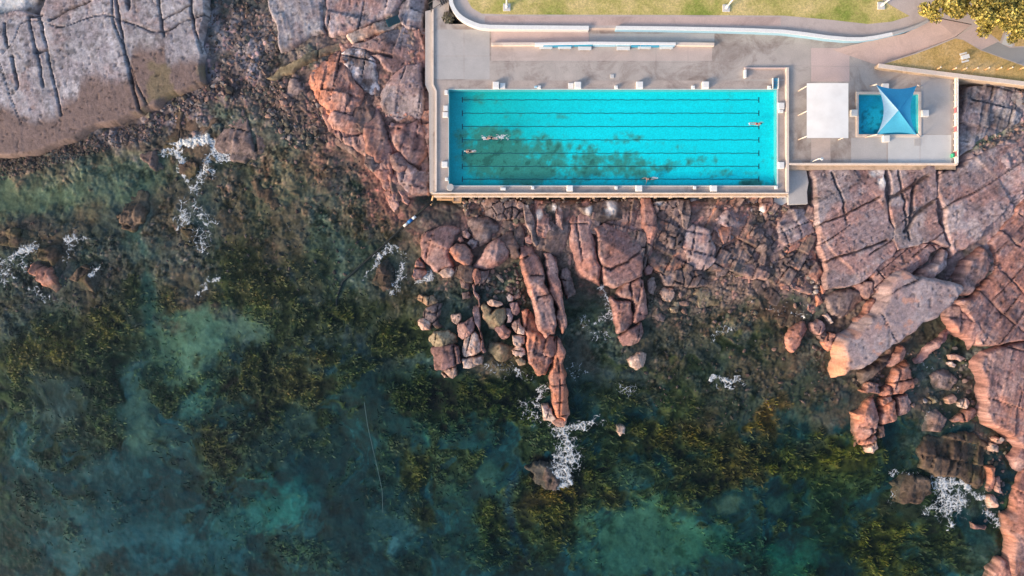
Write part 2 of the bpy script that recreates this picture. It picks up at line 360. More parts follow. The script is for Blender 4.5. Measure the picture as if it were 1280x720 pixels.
# ---- colour patches: (class, cx, cy, rx, ry, rot, strength, seen rgb)
K_, S_, F_, D_, R_ = 'kelp', 'sand', 'flat', 'deep', 'rubble'
C0 = np.array(s2l((70, 66, 62)))
col = np.zeros(GX.shape + (3,)); tw = {k: np.zeros(GX.shape) for k in (K_, S_, F_, D_, R_)}
tdeep = sstep(395, 500, UY + np.where(QX > 640, -25, 25) * sstep(500, 800, QX))
deepc = np.array(s2l((24, 50, 55))); 
col[:] = s2l((66, 66, 61)); col = col * (1 - tdeep[..., None]) + deepc * tdeep[..., None]
tw[F_] = 1 - tdeep; tw[D_] = tdeep.copy()
BL = [
 # shallow flats on the left
 (S_, 22, -4, 50, 17, -14, .98, (216, 208, 202)), (R_, 100, 185, 130, 34, -8, .95, (62, 52, 52)), (R_, 300, 60, 45, 90, 8, .95, (84, 70, 66)), (R_, 255, 120, 80, 26, -14, .9, (66, 52, 52)), (R_, 385, 140, 60, 55, 20, .85, (74, 62, 60)),
 (F_, 90, 232, 130, 44, -14, .7, (82, 88, 74)), (S_, 45, 252, 66, 26, -14, .7, (92, 100, 80)), (S_, 165, 218, 60, 30, -20, .4, (84, 92, 76)),
 (F_, 30, 292, 60, 18, 0, .9, (72, 58, 52)), (F_, 70, 262, 12, 10, 0, .6, (60, 50, 44)), (D_, 172, 312, 26, 30, 20, .85, (46, 72, 70)), (D_, 185, 375, 13, 40, 4, .85, (34, 72, 72)), (F_, 235, 300, 40, 60, 10, .5, (72, 70, 66)),
 (F_, 350, 200, 70, 60, 0, .6, (78, 80, 70)), (F_, 430, 250, 60, 60, 0, .7, (66, 68, 62)), (D_, 430, 325, 45, 40, -30, .6, (58, 76, 70)), (F_, 60, 370, 80, 26, 0, .7, (56, 52, 50)), (F_, 260, 375, 50, 14, 0, .8, (46, 42, 42)), (F_, 120, 330, 60, 26, 0, .6, (66, 62, 58)),
 (K_, 310, 345, 45, 42, 0, .7, (54, 54, 34)), (K_, 375, 330, 30, 36, 0, .5, (58, 56, 40)), (K_, 25, 440, 34, 30, 0, .85, (68, 62, 34)), (K_, 68, 440, 30, 26, 0, .85, (74, 66, 38)), (K_, 125, 410, 26, 24, 0, .8, (62, 58, 34)), (K_, 160, 370, 16, 34, 0, .7, (52, 54, 34)), (K_, 210, 385, 20, 26, 0, .6, (54, 52, 36)), (K_, 118, 480, 22, 70, 4, .7, (42, 50, 40)), (K_, 60, 460, 30, 16, 0, .5, (60, 58, 40)),
 (K_, 360, 400, 60, 40, 0, .7, (44, 48, 34)), (K_, 440, 390, 40, 34, 0, .7, (50, 52, 34)), (K_, 490, 420, 34, 26, 0, .7, (48, 50, 32)),
 # deep water on the left
 (D_, 180, 440, 40, 50, 0, .7, (32, 58, 58)), (S_, 255, 430, 62, 36, -12, .85, (74, 98, 84)), (S_, 310, 420, 34, 20, 0, .7, (84, 100, 88)), (S_, 225, 460, 32, 34, 20, .8, (72, 96, 84)), (S_, 242, 512, 14, 36, 32, .75, (56, 92, 88)), (S_, 160, 530, 26, 42, -8, .85, (62, 84, 76)), (S_, 150, 480, 12, 22, 0, .5, (56, 76, 70)),
 (D_, 60, 510, 40, 50, 0, .7, (56, 66, 68)), (D_, 10, 560, 22, 40, 0, .7, (44, 76, 78)), (K_, 15, 640, 30, 44, 0, .5, (44, 56, 48)), (K_, 90, 560, 22, 40, 0, .6, (46, 52, 42)), (D_, 205, 600, 40, 50, 20, .7, (26, 48, 56)), (S_, 120, 610, 40, 26, 20, .4, (52, 76, 78)),
 (K_, 330, 490, 75, 60, 10, .92, (50, 50, 36)), (K_, 372, 480, 28, 36, 0, .7, (66, 60, 42)), (K_, 260, 570, 40, 30, 0, .85, (54, 52, 38)), (K_, 300, 560, 50, 40, 0, .7, (46, 50, 40)), (D_, 283, 560, 7, 9, 30, .7, (62, 88, 98)), (S_, 370, 545, 26, 22, 0, .65, (60, 78, 74)), (S_, 335, 575, 30, 26, 0, .5, (52, 72, 72)), (K_, 380, 560, 20, 14, 0, .4, (44, 50, 40)),
 (S_, 330, 640, 56, 30, -14, .75, (36, 88, 86)), (S_, 275, 655, 40, 30, 0, .5, (42, 84, 86)), (S_, 120, 670, 100, 34, 8, .6, (44, 80, 86)), (S_, 60, 700, 60, 22, 0, .6, (50, 86, 92)), (S_, 160, 690, 40, 18, 0, .5, (52, 88, 92)), (S_, 230, 705, 90, 24, 0, .55, (40, 82, 90)), (K_, 245, 630, 22, 20, 0, .6, (30, 48, 48)), (K_, 65, 675, 18, 12, 20, .6, (38, 54, 54)), (K_, 365, 705, 50, 20, 0, .7, (42, 58, 52)),
 (D_, 440, 610, 60, 80, 0, .7, (20, 46, 52)), (K_, 515, 605, 18, 28, 10, .85, (58, 58, 32)), (K_, 525, 665, 17, 17, 0, .8, (54, 54, 36)), (K_, 495, 570, 14, 14, 0, .6, (54, 54, 38)), (K_, 475, 560, 10, 40, 0, .4, (40, 56, 46)), (D_, 533, 565, 8, 12, 0, .6, (44, 92, 92)), (D_, 500, 535, 26, 14, 0, .4, (34, 62, 62)), (S_, 615, 590, 14, 18, 0, .55, (56, 84, 76)), (D_, 650, 560, 12, 10, 0, .5, (60, 82, 80)), (S_, 497, 690, 14, 34, 20, .35, (74, 108, 110)), (S_, 470, 672, 12, 20, 10, .3, (70, 102, 102)), (D_, 510, 690, 20, 24, 0, .5, (24, 56, 62)),
 (K_, 590, 500, 90, 30, 4, .9, (38, 44, 28)), (K_, 620, 480, 60, 22, 0, .8, (52, 54, 34)), (K_, 520, 480, 40, 26, 0, .5, (36, 44, 34)), (K_, 560, 540, 50, 20, 0, .5, (28, 44, 40)), (K_, 625, 665, 26, 50, 6, .85, (50, 54, 30)), (K_, 600, 700, 20, 26, 0, .5, (36, 54, 44)), (D_, 575, 660, 24, 50, 0, .5, (26, 58, 60)), (D_, 646, 650, 9, 74, 3, .85, (20, 44, 62)), (K_, 690, 640, 40, 54, 0, .92, (52, 50, 28)), (K_, 690, 625, 30, 16, 0, .8, (70, 58, 34)), (K_, 680, 585, 22, 14, 0, .9, (40, 32, 32)), (K_, 665, 690, 20, 36, 0, .7, (46, 50, 28)), (K_, 740, 600, 34, 28, 0, .8, (44, 46, 28)), (K_, 770, 625, 20, 18, 0, .8, (58, 54, 30)),
 # middle
 (D_, 725, 470, 20, 44, 0, .6, (46, 60, 58)), (F_, 740, 420, 30, 50, 0, .6, (58, 60, 58)), (K_, 760, 490, 36, 28, 0, .7, (48, 50, 32)), (K_, 820, 545, 60, 26, 0, .9, (56, 54, 30)), (K_, 790, 580, 30, 20, 0, .6, (44, 48, 32)), (K_, 870, 555, 50, 26, 0, .85, (60, 54, 32)), (D_, 845, 550, 6, 30, 0, .6, (32, 48, 46)), (D_, 780, 590, 26, 14, 0, .6, (44, 66, 62)), (K_, 890, 600, 60, 36, 0, .9, (48, 48, 32)), (K_, 935, 580, 40, 44, 0, .85, (52, 46, 30)),
 (S_, 812, 680, 84, 44, 0, .88, (52, 84, 72)), (S_, 800, 650, 40, 26, 0, .7, (56, 88, 76)), (S_, 745, 705, 40, 20, 0, .6, (40, 76, 72)), (S_, 890, 690, 40, 30, 0, .5, (38, 78, 70)), (K_, 848, 640, 16, 20, 0, .6, (42, 62, 50)), (S_, 920, 645, 20, 15, -30, .7, (68, 84, 72)), (K_, 945, 700, 40, 30, 0, .6, (26, 46, 38)), (K_, 870, 640, 24, 14, 0, .5, (50, 54, 36)),
 (F_, 940, 490, 100, 55, 0, .9, (60, 57, 52)), (F_, 870, 470, 70, 30, 0, .6, (62, 62, 56)), (K_, 850, 500, 26, 26, 0, .5, (52, 56, 34)), (K_, 955, 520, 20, 24, 0, .92, (96, 72, 40)), (K_, 980, 506, 16, 12, 0, .85, (92, 66, 40)), (K_, 945, 535, 24, 6, 0, .7, (86, 72, 34)), (F_, 1032, 525, 16, 26, 0, .7, (88, 76, 66)), (F_, 1000, 400, 60, 40, 0, .6, (60, 58, 54)), (F_, 905, 400, 40, 22, -18, .7, (88, 80, 62)), (F_, 960, 390, 40, 30, 0, .5, (72, 58, 54)), (F_, 1000, 470, 50, 50, 0, .5, (58, 60, 52)), (F_, 910, 350, 60, 22, 0, .7, (84, 72, 68)),
 # right
 (K_, 1010, 580, 60, 34, 0, .9, (54, 56, 30)), (K_, 1070, 580, 40, 28, 0, .85, (68, 66, 30)), (D_, 1015, 565, 20, 12, 0, .6, (44, 50, 60)), (K_, 1090, 610, 36, 20, 0, .7, (50, 54, 30)), (D_, 1045, 650, 50, 60, 0, .7, (28, 48, 40)), (S_, 990, 640, 16, 12, 0, .5, (56, 82, 72)), (S_, 995, 705, 34, 20, 0, .7, (36, 86, 74)), (S_, 1025, 690, 20, 14, 0, .5, (34, 74, 64)), (K_, 1120, 690, 40, 50, 8, .9, (62, 62, 32)), (K_, 1180, 690, 34, 30, 0, .75, (50, 54, 36)), (D_, 1145, 650, 34, 16, 10, .85, (34, 34, 38)), (K_, 1170, 600, 40, 20, 0, .5, (58, 58, 36)),
 (F_, 1160, 550, 40, 34, 0, .6, (58, 64, 60)), (F_, 1170, 490, 46, 50, 0, .7, (74, 68, 62)), (F_, 1225, 590, 30, 40, 0, .7, (62, 64, 58)), (F_, 1240, 540, 26, 26, 0, .7, (58, 58, 52)), (F_, 1230, 690, 30, 34, 0, .6, (48, 54, 48)), (F_, 1150, 410, 40, 40, 0, .7, (62, 62, 58)), (F_, 1185, 348, 20, 22, -40, .95, (62, 60, 54)), (K_, 1058, 395, 12, 8, 0, .7, (92, 84, 48)),
 # foot of the pool wall, middle rocks
 (R_, 560, 262, 36, 24, 0, .9, (56, 56, 56)), (F_, 520, 262, 26, 24, 0, .8, (66, 66, 64)), (R_, 640, 262, 40, 16, 0, .9, (96, 74, 68)), (F_, 640, 340, 24, 24, 0, .7, (88, 90, 78)), (F_, 560, 380, 40, 24, 0, .7, (72, 72, 66)), (F_, 620, 440, 36, 24, 0, .7, (96, 86, 76)), (R_, 720, 270, 30, 26, 0, .8, (92, 76, 68)), (R_, 770, 264, 24, 16, 0, .9, (66, 58, 48)), (R_, 835, 285, 26, 44, 0, .9, (92, 80, 76)), (R_, 880, 258, 40, 16, 0, .9, (78, 62, 58)), (R_, 980, 300, 46, 54, 0, .9, (112, 94, 92)), (R_, 930, 320, 40, 22, 0, .8, (98, 82, 80)), (R_, 870, 370, 60, 24, 0, .75, (86, 76, 70)), (R_, 1010, 350, 26, 40, 0, .8, (108, 84, 78)), (R_, 860, 400, 40, 24, 0, .6, (76, 68, 62)),
 (R_, 860, 285, 150, 40, 4, .92, (122, 96, 92)), (R_, 960, 330, 70, 30, 0, .85, (118, 96, 94)), (R_, 620, 280, 70, 34, 0, .85, (116, 88, 82)), (R_, 740, 300, 50, 60, 0, .8, (110, 86, 80)), (R_, 580, 320, 50, 30, 0, .6, (100, 80, 74)),
 (R_, 470, 110, 90, 110, -20, .9, (128, 94, 86)), (R_, 490, 210, 40, 50, 0, .85, (120, 84, 78)), (R_, 360, 120, 40, 50, 0, .6, (96, 78, 74)), (R_, 880, 355, 90, 22, 0, .6, (104, 86, 80)), (R_, 1090, 470, 40, 60, 20, .5, (104, 80, 72)),
 # dry ground on the right
 (R_, 1110, 290, 110, 80, 0, .9, (120, 104, 104)), (R_, 1235, 130, 60, 50, 0, .97, (118, 108, 110)), (R_, 1240, 260, 70, 100, 0, .95, (138, 116, 116)), (R_, 1250, 370, 50, 50, 0, .95, (136, 108, 104)), (R_, 1260, 490, 40, 60, 0, .8, (130, 98, 90)), (R_, 1060, 400, 44, 30, 0, .8, (96, 78, 72)), (R_, 1215, 178, 40, 8, -26, .8, (112, 118, 92)),
 (R_, 430, 30, 110, 70, 0, .9, (116, 102, 98)), (R_, 460, 130, 60, 60, 0, .8, (110, 86, 78)), (R_, 120, 70, 160, 90, 0, .9, (130, 120, 124)),
]
# thin weed growth mottles the whole sea floor; the mapped patches go on top of it
kf = fbm(GX / 5.5 + w1 * 4, GY / 5.5 + w2 * 4, 5, 47, .62); ka = .75 * sstep(.46, .58, kf) * sstep(330, 420, UY) * (1 - .55 * sstep(560, 680, UY) * (1 - sstep(560, 660, UX)))
col = col * (1 - ka[..., None]) + np.array(s2l((46, 51, 33))) * ka[..., None]
for k in tw: tw[k] *= (1 - ka)
tw[K_] += ka
for cl, cx, cy, rx, ry, rot, st, rgb in BL:
    R = max(rx, ry) * 1.7
    sel = (np.abs(UX - cx) < R) & (np.abs(UY - cy) < R)
    if not sel.any(): continue
    ca, sa = math.cos(math.radians(rot)), math.sin(math.radians(rot))
    dx = UX[sel] - cx; dy = UY[sel] - cy
    r = np.hypot((dx * ca + dy * sa) / rx, (-dx * sa + dy * ca) / ry)
    e = 0.34 if cl in (K_, S_) else 0.42
    if cl == D_: st = st * .8
    a = st * (1 - sstep(1 - e * 1.5, 1 + e, r + (fbm(GX[sel] / 2.2, GY[sel] / 2.2, 5, 77, .62) - .5) * 1.5))
    c = np.array(s2l(rgb))
    col[sel] = col[sel] * (1 - a[:, None]) + c * a[:, None]
    for k in tw: tw[k][sel] *= (1 - a)
    tw[cl][sel] += a
# ---- texture by class
f1, f2, cid = worley(GX / 0.62, GY / 0.62, 3); e1 = f2 - f1
g1, g2, gid = worley(GX / 1.7 + w1 * 2, GY / 1.7 + w2 * 2, 8); e2 = g2 - g1
nz = fbm(GX / 3.2, GY / 3.2, 5, 21, .6); nf = fbm(GX / 0.7, GY / 0.7, 4, 33, .6); nb = fbm(GX / 14, GY / 14, 3, 41); nk = fbm(GX / 1.5 + w1 * 3, GY / 1.5 + w2 * 3, 4, 55, .62)
def lum(m): return m[..., None]
core_ = (np.abs(GX) < 80) & (np.abs(GY) < 45)
tF = (0.30 + 0.9 * sstep(.33, .66, nf)) * (0.62 + 0.76 * nz) * (0.85 + .35 * sstep(.02, .3, e1)) * (1 + 0.5 * (cid > .90) * sstep(.1, .3, e1))
pm = sstep(.38, .62, fbm(GX / 4 + 7, GY / 4, 4, 61)); tR = (0.45 + 0.60 * ((1 - pm) * (.25 + .75 * nf) + pm * sstep(.02, .30, e1)) + 0.30 * (cid - .5)) * (0.62 + 0.8 * nz) * (0.75 + .25 * sstep(.02, .2, e2) + .3 * (gid - .5))
tK = (0.42 + 1.25 * sstep(.34, .70, nk)) * (0.6 + 0.8 * nz) * (0.75 + .5 * nf)
tS = (0.62 + 0.76 * nz) * (0.74 + .52 * nf) * (1 - .45 * sstep(.62, .72, nk))
wisp = sstep(.56, .72, fbm(GX / 2.4 + w1 * 6, GY / 4.5 + w2 * 6, 5, 71, .6)); tD = (0.45 + 1.1 * nz) * (0.74 + .52 * nf) * (0.7 + .6 * nb) * (1 + .9 * wisp) * (.62 + .76 * fbm(GX / 1.3 + w1 * 5, GY / 1.3 + w2 * 5, 4, 73, .62))
sm_ = sstep(.40, .62, fbm(GX / 5 + 31, GY / 5, 5, 63, .6))                 # smooth sandy or mossy patches between the stones
tF = tF * (1 - .65 * sm_) + .65 * sm_ * (.75 + .5 * nf) * (.7 + .6 * nb)
tF = tF * (.65 + .7 * fbm(GX / 7 + 3, GY / 7, 4, 64))
tF, tR, tK, tS, tD = (q_ / q_[core_].mean() for q_ in (tF, tR, tK, tS, tD))
tot = sum(tw.values()) + 1e-6
tex = (tw[F_] * tF + tw[R_] * tR + tw[K_] * tK + tw[S_] * tS + tw[D_] * tD) / tot
col = col * lum(tex)
# kelp flecks turn yellow-olive at their tips, flats carry odd pink stones
kk = (tw[K_] / tot) * sstep(.55, .72, nk); col = col * (1 + lum(kk) * np.array((.35, .22, -.25)))
hv = (tw[F_] / tot) * (sstep(.35, .65, fbm(GX / 6 + 17, GY / 6, 4, 65)) - .5); col = col * (1 + lum(hv) * np.array((.34, -.02, -.16)))
pk = (1 - .7 * sm_) * ((tw[F_] + tw[R_]) / tot) * (cid > .82) * sstep(.08, .3, e1); col = col * (1 + lum(pk) * np.array((.45, .12, .10)))
gr = (tw[F_] / tot) * sstep(.45, .65, fbm(GX / 5, GY / 5, 4, 91)); col = col * (1 + lum(gr) * np.array((-.14, .05, -.02)))
# white salt streaks on the rocks at the foot of the wall
for sx, sy, rx, ry in [(661, 250, 6, 9), (701, 252, 4, 9), (763, 256, 8, 13), (824, 250, 6, 6), (868, 250, 5, 8), (942, 252, 6, 11), (951, 265, 3, 8), (1098, 225, 4, 12), (1090, 215, 8, 5)]:
    r = np.hypot((UX - sx) / rx, (UY - sy) / ry); a = (1 - sstep(.3, 1.2, r)) * sstep(.36, .6, nf + .1)
    col = col * (1 - lum(a)) + s2l((205, 195, 192)) * lum(a)
shal = sstep(-2.2, -.6, BZ) * (1 - sstep(.1, .4, BZ)) * (tw[F_] / tot); col = col * (1 + lum(shal) * np.array((.34, .08, .02)))
TZ = BZ + (tw[F_] + tw[R_]) / tot * ((1 - .6 * sm_) * (sstep(0, .4, e1) * .14 + (cid - .5) * .12) + (nz - .5) * .5 + sstep(0, .3, e2) * .25 * (gid)) + tw[K_] / tot * (nk - .4) * 0.9 + (nz - .5) * .4
dry = sstep(.12, .5, TZ)                       # wet ground is darker
col = col * lum(0.88 + .12 * dry)
dig = sstep(-2.0, 0.2, cm); TZ = TZ * (1 - dig) + np.minimum(TZ, -0.9) * dig
outer = np.maximum(np.abs(GX) - 84, np.abs(GY) - 48.5); far = sstep(0, 60, outer)
TZ = TZ * (1 - far) + np.where(GY > 40, 3.0, -6.0) * far
ALB_SEA = (1.32 - .02 * sstep(-2.0, -.6, TZ))[..., None]
veil = np.array((.0100, .0070, .0105)) * sstep(.1, -.3, TZ)[..., None]      # the sky's sheen on the water adds this much
col = np.maximum(col - veil, col * .20)
nx, ny = len(TX), len(TY)
idx = np.arange(nx * ny).reshape(ny, nx)
F = np.stack([idx[:-1, :-1].ravel(), idx[:-1, 1:].ravel(), idx[1:, 1:].ravel(), idx[1:, :-1].ravel()], 1)
V = np.stack([GX.ravel(), GY.ravel(), TZ.ravel()], 1)
terr = link('shore_and_seabed', np_mesh('shore_and_seabed', V, F, (col * ALB_SEA / ILL).reshape(-1, 3), True, M['seabed'])); terr['kind'] = 'structure'
KELP = tw[K_] / tot
def t_at(arr, x, y):
    i = np.clip(np.searchsorted(TX, x) - 1, 0, nx - 2); j = np.clip(np.searchsorted(TY, y) - 1, 0, ny - 2)
    fx = np.clip((x - TX[i]) / (TX[i + 1] - TX[i]), 0, 1); fy = np.clip((y - TY[j]) / (TY[j + 1] - TY[j]), 0, 1)
    if arr.ndim == 3: fx = fx[..., None]; fy = fy[..., None]
    return (arr[j, i] * (1 - fx) + arr[j, i + 1] * fx) * (1 - fy) + (arr[j + 1, i] * (1 - fx) + arr[j + 1, i + 1] * fx) * fy
# sea
R = 420
sea = link('sea_water', np_mesh('sea_water', [(-R, -R, 0), (R, -R, 0), (R, R, 0), (-R, R, 0)], [(0, 1, 2, 3)], None, False, M['sea'])); sea['kind'] = 'structure'
# seaweed fronds in the kelp beds
def fronds(n, seed):
    r = np.random.default_rng(seed)
    x = r.uniform(-80, 80, n * 4); y = r.uniform(-46, 12, n * 4)
    k = t_at(KELP, x, y) * sstep(.35, .6, t_at(nk, x, y)); z = t_at(TZ, x, y)
    ok = (r.random(n * 4) < k * .9) & (z < -.5)
    x, y, z = x[ok][:n], y[ok][:n], z[ok][:n]; n = len(x)
    c = t_at(col, x, y) * 1.15
    L = r.uniform(.3, .8, n); wd = r.uniform(.06, .14, n); a = r.normal(0.9, 1.1, n)
    z0 = z + .08; top = np.minimum(z0 + r.uniform(.2, .6, n), -.1)
    ux, uy = np.cos(a), np.sin(a); V = []
    for t, ww in ((0, .5), (.5, 1.0), (1, .35)):
        bx = x + ux * L * t + r.normal(0, .06, n); by = y + uy * L * t + r.normal(0, .06, n); bz = z0 + (top - z0) * math.sin(t * 2.2)
        for s in (-1, 1): V.append(np.stack([bx - uy * wd * ww * s, by + ux * wd * ww * s, bz + s * .05], 1))
    V = np.stack(V, 1).reshape(-1, 3); b = (np.arange(n) * 6)[:, None]
    Fq = np.concatenate([b + np.array([0, 1, 3, 2]), b + np.array([2, 3, 5, 4])], 0)
    v = r.uniform(.68, 1.12, n)[:, None] * c * np.stack([r.uniform(.9, 1.3, n), r.uniform(.9, 1.15, n), r.uniform(.6, 1, n)], 1)
    return V, Fq, np.repeat(v, 6, 0)
V, Fq, cc = fronds(26000, 5)
o = link('seaweed', np_mesh('seaweed', V, Fq, cc * 1.25 / ILL, True, M['weed'])); tag(o, 'olive brown seaweed beds swaying under the clear sea', 'seaweed', kind='stuff')
# ------------------------------------------------------------------ rocks
PAL = {
 'grey':   ((136, 126, 131), (155, 146, 150), (138, 112, 110)),
 'gpink':  ((138, 116, 117), (158, 140, 141), (160, 116, 108)),
 'pink':   ((136, 102, 99), (156, 124, 120), (170, 114, 98)),
 'red':    ((130, 97, 95), (150, 118, 113), (160, 110, 98)),
 'orange': ((150, 104, 94), (144, 112, 108), (192, 122, 94)),
 'brown':  ((108, 90, 88), (130, 110, 107), (120, 88, 78)),
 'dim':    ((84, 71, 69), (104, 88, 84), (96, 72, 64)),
 'pale':   ((172, 142, 130), (190, 166, 156), (180, 128, 108)),
 'olive':  ((122, 108, 88), (142, 126, 106), (146, 106, 86)),
 'reef':   ((80, 64, 57), (100, 82, 71), (88, 78, 52)),
}
def rock(name, pal, zt, poly, label=None, group=None, cat='rock', rw=None, tilt=(0, 0), crack=None, strike=78, seams=(), facets=0, seed=None, rough=1.0, paint=None, res=None, jag=1.0, dome=0.0, zb=None, grow=None, cellh=.35):
    global _rk
    _rk += 1; seed = _rk * 13 if seed is None else seed
    r = np.random.default_rng(seed)
    P = WP(poly, zt * .6)
    mn, mx = P.min(0), P.max(0); size = (mx - mn); sz = math.sqrt(size[0] * size[1]); small = min(size)
    if res is None: res = min(max(small / 22, .07), .2)
    if zb is None:
        tz = t_at(TZ, P[:, 0], P[:, 1]); zb = float(np.min(tz)) - .35
    g_ = min(.07 * small, .30) if grow is None else grow
    P = P.mean(0) + (P - P.mean(0)) * (1 + 2.0 * g_ / small); mn, mx = P.min(0), P.max(0)
    P0 = P.copy()
    for it in range(2):
        Q = []
        for i in range(len(P)):
            p, q = P[i], P[(i + 1) % len(P)]; dd = q - p; L = np.hypot(*dd); Q.append(p)
            if L > .45: Q.append((p + q) / 2 + dd * r.normal(0, .08) + np.array((-dd[1], dd[0])) * r.normal(0, .075) * min(jag, 1.3))
        P = np.array(Q)
    mn, mx = P.min(0), P.max(0)
    if rw is None: rw = min(.13 * small, .55)
    rw = rw * .72
    x = np.arange(mn[0] - 3 * res, mx[0] + 3.5 * res, res); y = np.arange(mn[1] - 3 * res, mx[1] + 3.5 * res, res)
    X, Y = np.meshgrid(x, y)
    am = jag * min(.038 * small, .22); s = max(small * .35, .8)
    d = sdf(P, X, Y)
    dj = d + am * 2 * (fbm(X / s, Y / s, 4, seed) - .5) + am * .9 * (fbm(X / (s * .3), Y / (s * .3), 3, seed + 3) - .5)
    cx, cy = P.mean(0)
    gy, gx = np.gradient(dj, res); gl = np.hypot(gx, gy) + 1e-6
    ed = dj
    dmax = max(d.max(), .1)
    e = np.clip(ed / rw, 0, 1); prof = .75 * (1 - (1 - e) ** 2.2) + .25 * sstep(0, .45, e)
    top = zt + (X - cx) * tilt[0] + (Y - cy) * tilt[1] - dome * (1 - np.clip(ed / dmax, 0, 1)) ** 2 * (zt - zb) * .6
    n1 = fbm(X / max(sz * .35, 1.2), Y / max(sz * .35, 1.2), 4, seed + 7); n2 = fbm(X / .9, Y / .9, 5, seed + 9, .6)
    # bedding steps
    ca, sa = math.cos(math.radians(strike)), math.sin(math.radians(strike))
    U = X * ca + Y * sa; Vv = -X * sa + Y * ca
    bed = fbm(U / 7.0, Vv / 1.1, 4, seed + 15, .6)
    amp = rough * min(.10 * small, .40)
    top = top + amp * (n1 - .5) * 1.1 + amp * .55 * (n2 - .5) + amp * .95 * (np.round(bed * 9) / 9 * .6 + bed * .4 - .5)
    for k in range(facets + 3 if small < 9 else facets):
        a = r.uniform(0, 2 * math.pi); sl = r.uniform(.12, .65); off = r.uniform(.05, .45) * dmax
        top = np.minimum(top, zt + off * sl - sl * ((X - cx) * math.cos(a) + (Y - cy) * math.sin(a)) * r.uniform(.8, 1.2) + amp * .3 * (n2 - .5))
    top = np.maximum(top, zb + (zt - zb) * .45)
    ck = np.zeros_like(X); blk = np.full(X.shape, .5)
    if crack and min(crack) < 1.6:
        su, sv = crack
        q1, q2, cid = worley(U / su + (n1 - .5) * .5, Vv / sv + (fbm(X / 5, Y / 5, 3, seed + 40) - .5) * .6, seed + 21)
        ee = (q2 - q1) * min(su, sv); wdt = .07 + .20 * fbm(X / 4, Y / 4, 2, seed + 2)
        ck = np.maximum(ck, (1 - sstep(0, wdt, ee)) * sstep(.40, .58, fbm(X / 5 + 9, Y / 5, 3, seed + 31) + .2))
        top = top + (cid - .5) * cellh * rough
    elif small > 1.6:                       # straight joint sets, two families
        su, sv = crack if crack else (max(small * .8, 1.6), max(small * .55, 1.2)); pres = .5 if crack else (.12 if small < 5 else .3)
        fam = []
        for Cc, Oc, sp_, off in ((U, Vv, su, 0), (Vv, U, sv, 500)):
            t_ = Cc / sp_ + (fbm(Oc / 9, Cc / 9, 2, seed + off) - .5) * .35; k0 = np.round(t_); ki = k0.astype(np.int64)
            tj = t_ + (_h(ki, ki * 0, seed + off) - .5) * .45; dd = np.abs(tj - k0) * sp_
            sg = np.floor(Oc / (sp_ * 1.8) + _h(ki, ki * 0, seed + 9 + off) * 7).astype(np.int64)
            on_ = _h(ki, sg, seed + 33 + off) < pres; wj = .05 + .12 * _h(ki, sg, seed + 44 + off)
            ck = np.maximum(ck, np.where(on_, 1 - sstep(wj * .3, wj, dd), 0) * (.5 + .5 * sstep(.35, .6, n2)))
            fam.append((np.floor(tj).astype(np.int64), tj - np.floor(tj)))
        (fu, gu), (fv, gv) = fam; kb = 1.0 if crack else .6
        blk = _h(fu, fv, seed + 71)
        top = top + kb * rough * ((blk - .5) * cellh + (gu - .5) * (_h(fu, fv, seed + 72) - .5) * min(su, 3.5) * .26 + (gv - .5) * (_h(fu, fv, seed + 73) - .5) * min(sv, 3.5) * .26)
    for sm in seams:
        pts, wid = sm
        dd = linedist(WP(pts, zt), X + (fbm(X / 1.2, Y / 1.2, 3, seed + 4) - .5) * .4, Y + (fbm(X / 1.2, Y / 1.2, 3, seed + 5) - .5) * .4)
        ck = np.maximum(ck, 1 - sstep(wid * .35, wid, dd))
    top = top - ck * min(.5, .35 * (zt - zb))
    Z = zb + (np.maximum(top, zb + .02) - zb) * prof
    # colours
    b, al, wm = (np.array(s2l(c)) for c in PAL[pal])
    m1 = sstep(.40, .62, fbm(X / 2.8, Y / 2.8, 5, seed + 50, .6)); m2 = sstep(.50, .68, fbm(X / 3.6 + 7, Y / 3.6, 5, seed + 60, .6))
    bk = sstep(.35, .65, fbm(U / 5, Vv / .45, 4, seed + 70, .65))
    c = b * (1 - m1[..., None]) + al * m1[..., None]; c = c * (1 - m2[..., None] * .6) + wm * m2[..., None] * .6
    tone = (.90 + .20 * bk) * (.80 + .40 * fbm(X / .5, Y / .5, 3, seed + 80)) * r.uniform(.92, 1.08)
    sun_edge = (1 - sstep(.0, 1.4 * rw, ed)) * (.28 if pal not in ('dim', 'reef', 'brown') else .1)  # warm low sunlight on the rims, painted into the rock colour
    c = c * (1 - sun_edge[..., None]) + wm * 1.05 * sun_edge[..., None]
    sp = fbm(X / .28, Y / .28, 3, seed + 81, .7); gr_ = sstep(.56, .68, fbm(X / .42 + 3, Y / .42, 4, seed + 82, .65)); lt = sstep(.60, .72, fbm(X / .5 + 8, Y / .35, 4, seed + 83, .65))
    tone = tone * (.74 + .52 * sp) * (1 - .30 * gr_) * (1 + .30 * lt)
    tone = tone * (.88 + .24 * blk)
    c = c * tone[..., None]
    st_ = sstep(.55, .72, fbm(X / 4.5 + 2, Y / 4.5, 5, seed + 84, .62)); c = c * (1 - .30 * st_[..., None] * np.array((1, .95, .9)))
    line = sstep(.60, .70, fbm(U / 3.2, Vv / .16, 3, seed + 85, .6)); c = c * (1 - .22 * line[..., None])
    if paint is not None: c = paint(X, Y, c, n1, n2)
    c = c * (1 - .62 * ck[..., None])
    pit = sstep(.70, .78, fbm(X / .55, Y / .55, 3, seed + 90)); c = c * (1 - .45 * pit[..., None]); Z = Z - .10 * pit * prof
    wet = 1 - sstep(.0, .5, Z + (n2 - .5) * .7); c = c * (1 - .42 * wet[..., None]) + np.array(s2l((62, 58, 44))) * .30 * wet[..., None]
